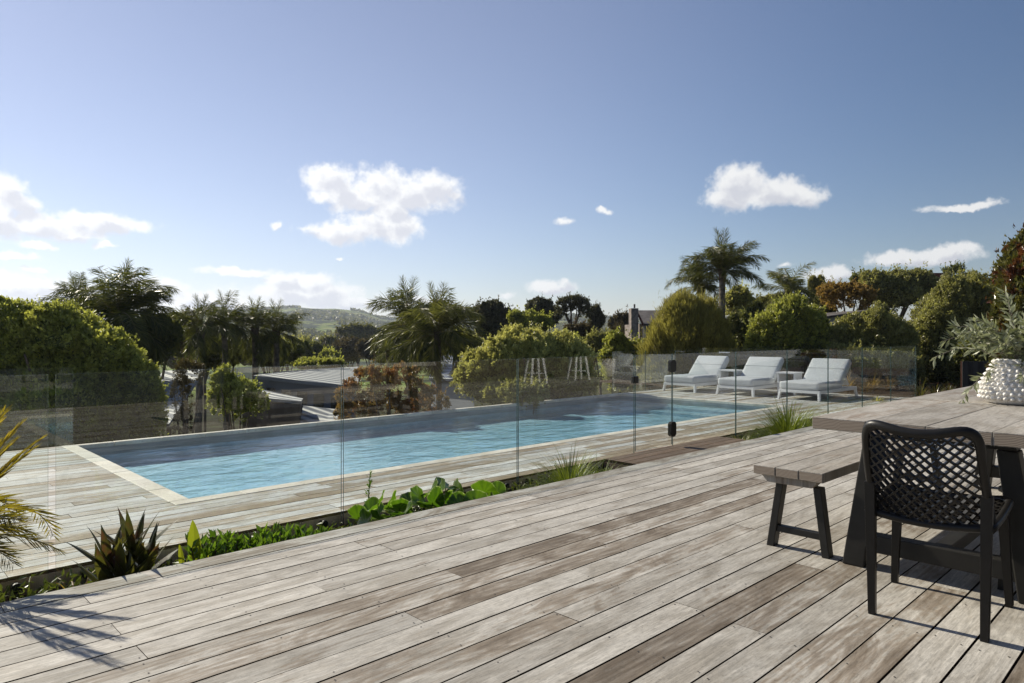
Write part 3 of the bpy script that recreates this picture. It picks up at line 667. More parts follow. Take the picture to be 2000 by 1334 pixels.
def make_lounger(loc, label):
    t = thing('sun_lounger', label, 'sun lounger', loc, 0, 'grey and white sun loungers by the pool')
    W = 0.93; hy = W / 2                        # local: x 0..2.05 away from the pool, y across
    mb = MB()
    for s in (-1, 1): mb.box(0.0, 2.02, s * hy - (.045 if s > 0 else 0), s * hy + (0 if s > 0 else .045), .155, .225)
    mb.box(0.001, .045, -hy + .046, hy - .046, .156, .224); mb.box(1.975, 2.019, -hy + .046, hy - .046, .156, .224)
    for k in range(9): mb.box(.12 + k * .2, .17 + k * .2, -hy + .046, hy - .046, .175, .215)
    mb.build('frame', M['white_metal'], t, local=True, bevel=0.005)
    for lx, dx in ((0.03, -.035), (1.97, .035)):
        for s in (-1, 1):
            mb = MB(); y = s * (hy - .024)
            mb.hexa([(lx + dx - .03, y + s * .02 - .024, 0), (lx + dx + .03, y + s * .02 - .024, 0), (lx + dx + .03, y + s * .02 + .024, 0), (lx + dx - .03, y + s * .02 + .024, 0)],
                    [(lx - .042, y - .0235, .154), (lx + .042, y - .0235, .154), (lx + .042, y + .0235, .154), (lx - .042, y + .0235, .154)])
            mb.build('leg', M['white_metal'], t, local=True, bevel=0.004)
    mb = MB(); rbox(mb, -0.01, 1.22, -hy + .01, hy - .01, .226, .40, .045); ms = mb.build('mattress', M['fabric'], t, smooth=True, local=True)
    mb = MB(); an = R(43); ca, sa = math.cos(an), math.sin(an)
    def rot(V): x = V[:, 0]; z = V[:, 2]; return np.stack([1.20 + x * ca - z * sa, V[:, 1], .235 + x * sa + z * ca], 1)
    rbox(mb, 0.02, 0.80, -hy + .012, hy - .012, 0.0, .165, .045, rot); mb.build('back_cushion', M['fabric'], t, smooth=True, local=True)
    mb = MB(); mb.box(.43, .438, -hy + .03, hy - .03, .1745, .1805, M=rot); mb.build('seam', M['seam'], t, local=True)
    mb = MB(); mb.box(.6, .608, -hy + .03, hy - .03, .4095, .4145); mb.build('seam', M['seam'], t, local=True)
    mb = MB(); mb.box(0.0, .78, -hy + .05, hy - .05, -.03, -.004, M=rot); mb.box(.55, .59, -.3, .3, -.5, -.03, M=rot); mb.build('backrest_frame', M['white_metal'], t, local=True)
    return t
lg = make_lounger((15.30, 9.73, ZL + .001), 'farthest grey cushioned white lounger, beside the far pool corner')
l2 = copy_tree(lg); l2.location = (15.33, 8.21, ZL + .001); l2.rotation_euler = (0, 0, R(1.2)); l2['label'] = 'middle grey cushioned white lounger, between the two side tables'
l3 = copy_tree(lg); l3.location = (15.24, 6.63, ZL + .001); l3.rotation_euler = (0, 0, R(-1.6)); l3['label'] = 'nearest grey cushioned white lounger, beside the orange ferns'
st = thing('side_table', 'small white side table between the farthest and middle loungers', 'side table', (16.55, 8.97, ZL), 0, 'white side tables')
mb = MB(); mb.box(-.24, .24, -.24, .24, .51, .545); mb.build('top', M['white_metal'], st, local=True, bevel=.004)
for s in (-1, 1):
    mb = MB(); mb.box(-.2, .2, s * .20 - .02, s * .20 + .02, .001, .509); mb.build('leg', M['white_metal'], st, local=True, bevel=.004)
s2 = copy_tree(st); s2.location = (16.55, 7.42, ZL); s2['label'] = 'small white side table between the middle and nearest loungers'

# ------------------------------------------------------------------ plants
def frond(mbs, mbl, p0, az, el0, L, droop, nl=40, lf=0.3, wid=0.06, plume=0.6, tone=(0, 1), rr=0.012, wind=(0, 0), curl=1.0, start=0.15, fwd=0.6, hang=0.25):
    n = 14; P = [np.array(p0, float)]; el = el0; a = az
    for i in range(n):
        el -= droop / n * (0.5 + curl * i / n); d = np.array((math.cos(a) * math.cos(el) + wind[0] * i / n * .5, math.sin(a) * math.cos(el) + wind[1] * i / n * .5, math.sin(el))); d /= np.linalg.norm(d)
        P.append(P[-1] + d * L / n)
    P = np.array(P); mbs.tube(P, np.linspace(rr, rr * .25, n + 1), 5)
    T = np.gradient(P, axis=0); T /= np.linalg.norm(T, axis=1)[:, None]
    C, A, Sz = [], [], []
    for k in range(nl):
        q = start + (1 - start) * (k + random.random()) / nl; f = q * n; i = min(n - 1, int(f)); c = P[i] + (P[i + 1] - P[i]) * (f - i); t = T[i]
        side = np.cross(t, (0, 0, 1.0)); side /= np.linalg.norm(side) + 1e-9; up = np.cross(side, t)
        sz = lf * (0.35 + 0.65 * math.sin(math.pi * min(1, max(0.02, (q - start) / (1 - start))) ** 0.8 * .93 + .1)) * random.uniform(.85, 1.1)
        for s in (-1, 1):
            ax = side * s * 0.8 + t * fwd + up * random.uniform(-plume, plume) + np.array((0, 0, -hang)); ax /= np.linalg.norm(ax)
            C.append(c + ax * sz * .5); A.append(ax * sz); Sz.append(sz)
    A = np.array(A); mbl.leaves(np.array(C), A, np.array(Sz), wid, RNG.uniform(tone[0], tone[1], len(A)), 0.02)

M['palm'] = leafmat('palm_leaf', (0.032, 0.044, 0.012), (0.19, 0.19, 0.045), 0.38, 0.35, 0.5)
M['palm_light'] = leafmat('light_palm_leaf', (0.045, 0.055, 0.016), (0.25, 0.24, 0.065), 0.35, 0.4, 0.4)
M['palm_gold'] = leafmat('golden_palm_leaf', (0.085, 0.085, 0.014), (0.42, 0.31, 0.04), 0.45, 0.4, 0.45)
M['palm_stem'] = plain('palm_rachis', (0.20, 0.17, 0.07), 0.6, 0.3)
PG = 'queen palms standing beyond the pool'
def palm(label, px, py_c, d, size, nfr=18, base=None, mat='palm', wind=(0.35, -0.3), group=PG, tr=0.16, upright=0.35, leaf=0.42, nl=46, name='palm_tree', el=(-.35, 1.45), spear=2):
    x, y = wp(px, d); zc = zz(py_c, d); zb = ground(x, y) if base is None else base
    t = thing(name, label, 'palm tree', (x, y, zb), 0, group)
    mb = MB(); hts = np.linspace(zb - .2, zc, 12); lean = random.uniform(-.03, .03)
    mb.tube([(x + lean * (h - zc), y, h) for h in hts], np.linspace(tr * 1.1, tr * .8, 12) * (1 + .06 * np.sin(np.arange(12) * 2.1)), 9); mb.build('trunk', M['palmbark'], t, smooth=True)
    ms, ml = MB(), MB()
    for k in range(nfr):
        e = el[0] + (el[1] - el[0]) * ((k + .5) / nfr) ** upright if False else random.uniform(*el) if k > nfr * .25 else random.uniform(0.9, 1.5)
        frond(ms, ml, (x, y, zc - .05), k * 2.399 + random.uniform(-.2, .2), e, size * random.uniform(.8, 1.25), random.uniform(.9, 2.5), int(nl * 1.6), leaf * size / 1.8, 0.052, 0.75, rr=.022 * size / 2, wind=wind, hang=random.uniform(.25, .9), fwd=.75, start=.08)
    for k in range(spear):
        frond(ms, ml, (x, y, zc - .05), k * 2.4, 1.53, size * .95, .25, int(nl * 1.6), leaf * size / 2.2, 0.045, 1.0, rr=.022 * size / 2, wind=(0, 0), hang=-.2, fwd=.9, start=.1)
    ml.build('crown', M[mat], t); ms.build('stems', M['palm_stem'], t)
    mb = MB(); mb.tube([(x, y, zc - .9 * tr * 4), (x, y, zc + .1)], [tr * .9, tr * 1.3], 8); mb.build('crownshaft', M['bark'], t)
    return t

def ground(x, y):
    d = 0.694 * x + 0.72 * y; r = 0.72 * x - 0.694 * y; a = r / max(d, 1)
    low = -2.4 - 0.05 * max(0, d - 14)
    right = -0.35 + 0.012 * max(0, d - 18)
    k = min(1, max(0, (a - 0.08) / 0.16)); k = k * k * (3 - 2 * k)
    g = low * (1 - k) + right * k
    return max(g, -16)
def lump(D, f, seed):
    """smooth random field on directions, -1..1"""
    g = np.random.default_rng(seed); v = np.zeros(len(D))
    for k in range(9):
        w = g.normal(size=3) * f * (1 + .35 * (k % 3)); v += np.sin(D @ w + g.uniform(0, 6.28))
    return v / 4.5
def crown(mb, blobs, leaf, n, wid=0.5, up=0.3, out=0.7, rnd=0.8, clump=0.22, inner=True, tone_c=0.55, flat=1.0, gap=0.0, nclump=None, lsz=(.7, 1.3), rough=1.55):
    """foliage: leaf-sized faces over lumpy ellipsoids, partly gathered in small sprays"""
    area = np.array([(b[3] * b[4] + b[4] * b[5] + b[3] * b[5]) for b in blobs]); share = area / area.sum()
    for b, sh in zip(blobs, share):
        c = np.array(b[:3]); r = np.array(b[3:6]); nn = max(20, int(n * sh)); rm = (r[0] * r[1] * r[2]) ** (1 / 3); seed = int(RNG.integers(1e9))
        def dirs(k):
            D = RNG.normal(size=(k, 3)); D[:, 2] = np.where(D[:, 2] < -.6, -D[:, 2], D[:, 2]); return D / np.linalg.norm(D, axis=1)[:, None]
        def radius(D): return 1 + rough * (.085 * lump(D, 3.0, seed) + .055 * lump(D, 8.0, seed + 1))
        # sprays
        nc = max(14, int((nclump or 60) * sh * 5)); DC = dirs(nc); RC = radius(DC) * RNG.uniform(.78, 1.03, nc); ct = RNG.random(nc)
        keep = np.nonzero(RNG.random(nc) > gap)[0]; n1 = int(nn * (.55 if inner else .9)); w1 = RNG.choice(keep, n1)
        off = RNG.normal(size=(n1, 3)); off /= np.linalg.norm(off, axis=1)[:, None]; off *= (RNG.random(n1) ** .5)[:, None]; off += DC[w1] * .3; off[:, 2] *= flat
        P1 = c + DC[w1] * r * RC[w1][:, None] + off * (rm * clump * .62 * RNG.uniform(.6, 1.3, nc))[w1][:, None]; N1 = off * .5 + DC[w1] * .6; t1 = ct[w1] * tone_c + RNG.random(n1) * (1 - tone_c)
        n2 = nn - n1; D2 = dirs(n2); R2 = radius(D2) * (1 - .20 * RNG.random(n2) ** 1.6 + .03 * RNG.normal(size=n2)); P2 = c + D2 * r * R2[:, None]
        t2 = np.clip(.5 + .35 * lump(D2, 9.0, seed + 2), 0, 1) * tone_c + RNG.random(n2) * (1 - tone_c)
        P = np.concatenate([P1, P2]); nrm = np.concatenate([N1, D2]); tone = np.clip(np.concatenate([t1, t2]), 0, 1)
        A = nrm * out + np.array((0, 0, up)) + RNG.normal(0, rnd, (len(P), 3)) * .6
        mb.leaves(P, A, leaf * RNG.uniform(lsz[0], lsz[1], len(P)), wid, tone, 0.10)
        ns = max(3, int(nc * .22)); DS = dirs(ns); DS[:, 2] = np.abs(DS[:, 2]) * .8 + .15; DS /= np.linalg.norm(DS, axis=1)[:, None]; base = c + DS * r * radius(DS)[:, None] * .97
        sd = DS * .6 + np.array((0, 0, .9)) + RNG.normal(0, .25, (ns, 3)); sd /= np.linalg.norm(sd, axis=1)[:, None]; Ls = leaf * RNG.uniform(1.2, 4.0, ns)
        kk = 9; q = RNG.uniform(0, 1, (ns, kk)); PS = (base[:, None] + sd[:, None] * (Ls[:, None] * q)[..., None]).reshape(-1, 3) + RNG.normal(0, leaf * .18, (ns * kk, 3))
        AS = np.repeat(sd, kk, 0) * .8 + RNG.normal(0, .6, (ns * kk, 3)); mb.leaves(PS, AS, leaf * RNG.uniform(.6, 1.05, ns * kk), wid, np.clip(RNG.uniform(.3, 1.1, ns * kk), 0, 1), .1)
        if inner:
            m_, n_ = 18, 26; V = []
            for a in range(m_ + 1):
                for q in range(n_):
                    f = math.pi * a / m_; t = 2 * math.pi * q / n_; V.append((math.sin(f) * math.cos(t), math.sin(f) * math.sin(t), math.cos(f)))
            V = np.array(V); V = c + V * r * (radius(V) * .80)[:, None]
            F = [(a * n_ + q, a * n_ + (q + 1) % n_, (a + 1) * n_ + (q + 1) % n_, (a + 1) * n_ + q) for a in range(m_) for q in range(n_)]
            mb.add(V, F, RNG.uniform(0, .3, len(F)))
def limbs(mb, x, y, z0, z1, spread, r, n=5):
    zf = z0 + (z1 - z0) * .35
    mb.tube([(x, y, z0 - .3), (x + .02, y, (z0 + zf) / 2), (x, y, zf)], [r * 1.25, r, r * .85], 8)
    for k in range(n):
        a = 2 * math.pi * k / n + random.random(); e = spread * random.uniform(.5, .95)
        mb.tube([(x, y, zf - .1 * r), (x + math.cos(a) * e * .45, y + math.sin(a) * e * .45, zf + (z1 - zf) * .45), (x + math.cos(a) * e, y + math.sin(a) * e, z1)], [r * .6, r * .38, r * .12], 6)
def tree(label, px0, px1, py0, py1, d, mat, leaf, n, group='', cat='tree', name='tree', blobs=None, dep=1.0, sub=5, trunk=True, bark='bark', **kw):
    """a crown filling the photograph columns px0..px1 and rows py0..py1 at depth d"""
    xc, yc_ = wp((px0 + px1) / 2, d); W = (px1 - px0) / FPX * d / 2; zt, zb = zz(py0, d), zz(py1, d); zc = (zt + zb) / 2; hh = (zt - zb) / 2
    gz = ground(xc, yc_); 
    t = thing(name, label, cat, (xc, yc_, gz), 0, group or None)
    B = []
    st_ = random.getstate(); random.seed(int(px0 * 7 + py0))
    if blobs is None:
        B.append((xc, yc_, zc - hh * .12, W * .66, W * .66 * dep, hh * .72)); sub = max(sub, 8)
        for k in range(sub):
            u = -0.8 + 1.6 * (k + .5) / sub + random.uniform(-.1, .1); v = math.sqrt(max(0, 1 - u * u)) * random.uniform(.25, .72) - .1 * (k % 2); fw = random.uniform(-.5, .2)
            p = np.array((xc, yc_, zc)) + np.array(RGT) * W * u * .82 + np.array(FWD) * W * fw * dep * .6 + np.array((0, 0, hh * (v - .12))); q = random.uniform(.24, .42)
            B.append((*p, W * q, W * q * dep, hh * q * random.uniform(.8, 1.25)))
    else:
        for (u, v, f, ru, rf, rv) in blobs:
            p = np.array((xc, yc_, zc)) + np.array(RGT) * W * u + np.array(FWD) * W * f + np.array((0, 0, hh * v)); B.append((*p, W * ru, W * rf, hh * rv))
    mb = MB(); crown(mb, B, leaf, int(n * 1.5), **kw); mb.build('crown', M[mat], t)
    random.setstate(st_)
    if trunk:
        mb = MB(); limbs(mb, xc, yc_, gz, zc + hh * .3, W * .7, max(.05, W * .07)); mb.build('trunk', M[bark], t, smooth=True)
    return t

M['hedge_lime'] = leafmat('lime_green_leaf', (0.085, 0.10, 0.024), (0.56, 0.55, 0.14), 0.48, 0.4, 0.5)
M['hedge_olive'] = leafmat('olive_green_leaf', (0.080, 0.085, 0.028), (0.46, 0.43, 0.165), 0.45, 0.4, 0.5)
M['hedge_yellow'] = leafmat('yellow_green_leaf', (0.13, 0.13, 0.04), (0.68, 0.63, 0.24), 0.48, 0.4, 0.5)
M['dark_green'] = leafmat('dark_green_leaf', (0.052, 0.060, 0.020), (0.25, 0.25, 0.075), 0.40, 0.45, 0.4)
M['conifer'] = leafmat('conifer_needle', (0.045, 0.048, 0.025), (0.16, 0.145, 0.07), 0.28, 0.5, 0.3)
M['feather'] = leafmat('feathery_leaf', (0.11, 0.105, 0.03), (0.44, 0.38, 0.11), 0.45, 0.5, 0.3)
M['photinia'] = leafmat('red_tipped_leaf', (0.09, 0.085, 0.030), (0.36, 0.20, 0.08), 0.45, 0.4, 0.5, patch=(0.30, 0.12, 0.04), pscale=1.2)
M['orange'] = leafmat('orange_leaf', (0.15, 0.105, 0.035), (0.44, 0.27, 0.075), 0.42, 0.5, 0.3)
M['brown'] = leafmat('brownish_leaf', (0.065, 0.055, 0.025), (0.17, 0.125, 0.06), 0.25, 0.5, 0.3)
M['magnolia'] = leafmat('magnolia_leaf', (0.045, 0.058, 0.014), (0.19, 0.17, 0.04), 0.25, 0.3, 0.6, patch=(0.16, 0.055, 0.025), pscale=3.0)
M['far_green'] = leafmat('far_tree_leaf', (0.06, 0.066, 0.024), (0.22, 0.20, 0.06), 0.4, 0.5, 0.3)

# terrain: one sheet to the horizon with the hills rising behind the valley
def hills():
    ru = np.concatenate([np.linspace(-1.6, 1.7, 200)]); ds = np.concatenate([np.linspace(-40, 12, 6), np.linspace(13, 60, 36), np.geomspace(65, 3500, 110)])
    tpx = [-2000, 0, 300, 400, 480, 530, 560, 590, 620, 660, 700, 745, 800, 860, 905, 950, 1060, 1130, 1200, 1350, 2000, 3600]
    tpy = [645, 636, 620, 611, 607, 603, 600, 599, 602, 603, 607, 622, 628, 618, 604, 611, 618, 616, 622, 634, 640, 645]
    V = []
    for d in ds:
        for a in ru:
            r = a * max(d, 12) if d < 30 else a * d
            x = 0.72 * r + 0.694 * d; y = -0.694 * r + 0.72 * d
            z = ground(x, y) if d > 12 else -1.3
            if -6 < x < 17.3 and -8 < y < 10.9: z = -1.3
            elif d < 16 and y < 12 and x < 17.3: z = min(z, -1.3)
            if d < 26: z = min(z, -0.45)
            if d > 250:
                px = 1000 + a * FPX; top = H + (655 - float(np.interp(px, tpx, tpy))) / FPX * 1500
                q = min(1, (d - 250) / 1250); q = q ** 1.6
                nz = mnoise.fractal(Vector((x * .0035, y * .0035, 3.0)), 1.0, 2.0, 5)
                fz = max(0, mnoise.fractal(Vector((x * .02, y * .02, 8.0)), 1.0, 2.0, 3))
                z = -16 * (1 - q) + top * q + nz * 14 * min(1, (d - 250) / 500) * (1 - .75 * q) + fz * 5 * q
                if d > 1500: z -= (d - 1500) * .05
            V.append((x, y, z))
    nx = len(ru); ny = len(ds); F = [(j * nx + i, j * nx + i + 1, (j + 1) * nx + i + 1, (j + 1) * nx + i) for j in range(ny - 1) for i in range(nx - 1)]
    return V, F
m, nt, out = newmat('hill_land'); tc = nt.nodes.new('ShaderNodeTexCoord').outputs['Object']
f, _ = noise(nt, tc, 0.014, 6, 0.62, 0.4); f2, _ = noise(nt, tc, 0.12, 4, 0.6); f3, _ = noise(nt, tc, 0.03, 3, 0.5)
c = mix(nt, mrange(nt, f3, .35, .65), (0.13, 0.18, 0.035), (0.24, 0.24, 0.08))
c = mix(nt, mrange(nt, math_(nt, 'ADD', f, math_(nt, 'MULTIPLY', f2, .25)), 0.625, 0.65), c, (0.028, 0.038, 0.018))
c = mix(nt, mrange(nt, vmath(nt, 'LENGTH', tc), 60, 110), mix(nt, mrange(nt, noise(nt, tc, .8, 5, .6)[0], .4, .6), (0.030, 0.026, 0.014), (0.045, 0.050, 0.018)), c)
b = N(nt, 'ShaderNodeBsdfPrincipled'); b.inputs['Roughness'].default_value = 1; b.inputs['Specular IOR Level'].default_value = 0.05
nt.links.new(c, b.inputs['Base Color']); nt.links.new(b.outputs[0], out.inputs['Surface']); M['hill'] = m
V, F = hills(); mb = MB(); mb.add(V, F)
tag(mb.build('hills', M['hill'], smooth=True), 'green valley and wooded hills on the horizon', None, None, 'structure')

# --- big shrubs and trees
BZ = 'big shrubs and trees beyond the pool'
tree('large lime green leafy bush at the left edge behind the pool', -90, 322, 575, 900, 13.5, 'hedge_lime', 0.075, 120000, 'leafy shrubs round the pool', 'bush', 'leafy_bush', dep=.7, nclump=300, clump=.17, rough=1.45,
     blobs=[(-.2, -.05, -.1, .5, .5, .93), (-.45, -.1, 0, .52, .6, .95), (.08, -.08, -.05, .46, .5, .92), (.42, -.2, .0, .36, .4, .80), (.68, -.45, 0, .30, .34, .60), (-.8, .0, -.2, .40, .5, .95), (.15, .45, -.25, .26, .3, .42), (-.3, .5, -.2, .28, .3, .42), (.5, .15, -.2, .22, .3, .42), (.78, -.15, -.1, .2, .25, .4), (.3, -.4, -.3, .5, .4, .6)])
tree('broad yellow-green mounded bush right of the twin palms', 893, 1168, 645, 790, 17.5, 'hedge_yellow', 0.075, 85000, 'leafy shrubs round the pool', 'bush', 'leafy_bush', dep=.7, nclump=300, clump=.17, rough=1.5,
     blobs=[(-.1, .0, 0, .6, .6, .95), (-.6, -.25, -.1, .4, .4, .78), (.45, -.05, .0, .5, .5, .86), (.1, .35, -.2, .42, .35, .6), (-.3, .25, -.3, .35, .3, .6), (.7, -.4, 0, .3, .3, .6), (-.2, -.6, -.35, .5, .3, .5)])
tree('tall feathery conical bush behind the loungers', 1243, 1448, 570, 790, 22, 'feather', 0.17, 52000, 'leafy shrubs round the pool', 'bush', 'feathery_bush', wid=.10, up=1.1, out=.8, rnd=.5, nclump=130, clump=.24,
     blobs=[(0, -.1, 0, .78, .7, .98), (-.45, -.3, -.1, .48, .5, .75), (.42, -.3, -.1, .5, .5, .75), (-.1, .3, -.1, .5, .5, .65), (.3, .1, -.2, .45, .4, .7)])
tree('bright green leafy bush behind the middle lounger', 1440, 1618, 573, 790, 22, 'hedge_lime', 0.09, 46000, 'leafy shrubs round the pool', 'bush', 'leafy_bush', nclump=220, clump=.19, dep=.9, rough=1.6,
     blobs=[(0, -.15, 0, .75, .6, .9), (-.5, -.1, -.2, .45, .4, .7), (.1, .42, -.15, .42, .4, .5), (.5, .05, -.2, .42, .4, .7), (-.2, .2, -.3, .4, .4, .6)])
tree('brownish green glossy hedge behind the orange ferns', 1590, 1790, 600, 800, 21.5, 'hedge_olive', 0.085, 50000, 'leafy shrubs round the pool', 'hedge', 'clipped_hedge', nclump=220, clump=.18, rough=1.6, rnd=.9,
     blobs=[(-.25, -.15, 0, .6, .6, .95), (.4, -.1, 0, .6, .6, .98), (.1, .3, -.2, .5, .4, .65), (-.65, -.4, -.1, .35, .3, .6)])
tree('large grey-green bushy tree in front of the brick chimney', 1762, 1955, 538, 800, 22.5, 'hedge_olive', 0.09, 66000, 'leafy shrubs round the pool', 'tree', 'bushy_tree', nclump=260, clump=.18, rough=1.6, rnd=.9,
     blobs=[(-.2, -.2, 0, .7, .6, .95), (.4, .0, 0, .62, .6, .98), (-.1, .35, -.2, .45, .4, .6), (-.6, -.2, -.2, .4, .3, .62), (.3, .5, -.2, .42, .4, .5), (.1, -.5, -.3, .6, .4, .5)])
tree('tall magnolia with rust brown undersides at the right edge', 1925, 2120, 440, 780, 14.5, 'magnolia', 0.14, 36000, 'leafy shrubs round the pool', 'tree', 'magnolia_tree', wid=.42, nclump=120, clump=.24,
     blobs=[(0, -.1, 0, .8, .7, .85), (-.2, .35, -.1, .5, .5, .55), (-.5, -.1, -.2, .4, .4, .6), (.3, .4, 0, .5, .5, .6), (-.3, -.5, -.1, .5, .5, .5)])
tree('reddish photinia shrub with rust coloured tips beyond the pool', 655, 870, 704, 850, 13.5, 'photinia', 0.042, 24000, 'leafy shrubs round the pool', 'shrub', 'photinia_shrub', nclump=70, clump=.30, inner=False, rough=2.0, gap=.1,
     blobs=[(-.72, -.1, 0, .26, .3, .55), (-.42, .35, .1, .30, .3, .50), (-.1, .15, 0, .30, .3, .62), (.22, .38, .1, .30, .3, .45), (.5, .0, 0, .26, .3, .5), (.8, -.2, 0, .24, .3, .45), (-.55, -.5, 0, .32, .3, .45), (-.05, -.45, .1, .34, .3, .45), (.35, -.5, .1, .3, .3, .4), (-.88, -.55, 0, .14, .2, .4)])
tree('glossy green upright shrub with narrow top by the grey roofs', 402, 526, 712, 830, 12.8, 'hedge_lime', 0.06, 9000, 'leafy shrubs round the pool', 'shrub', 'glossy_shrub', nclump=70, clump=.3, inner=False,
     blobs=[(-.45, .25, 0, .35, .35, .7), (.1, -.2, 0, .6, .5, .7), (.55, -.35, 0, .4, .4, .5), (-.4, -.3, 0, .5, .4, .6)])
tree('thin straggly brown shrub left of the glossy green shrub', 322, 402, 700, 862, 12.6, 'brown', 0.04, 3600, 'leafy shrubs round the pool', 'shrub', 'straggly_shrub', nclump=40, clump=.35, inner=False,
     blobs=[(.2, .6, 0, .7, .5, .35), (-.2, .0, 0, .45, .4, .6), (-.1, -.6, 0, .4, .4, .4)])
tree('loose lime green bush between the mounded bush and the conical bush', 1160, 1262, 645, 780, 24, 'hedge_lime', 0.10, 14000, 'leafy shrubs round the pool', 'bush', 'leafy_bush', nclump=60, clump=.28)
tree('low green shrub under the mounded bush, spilling over the fence line', 960, 1075, 730, 812, 15.0, 'hedge_olive', 0.06, 9000, 'leafy shrubs round the pool', 'shrub', 'leafy_bush', nclump=60, clump=.3, inner=False)
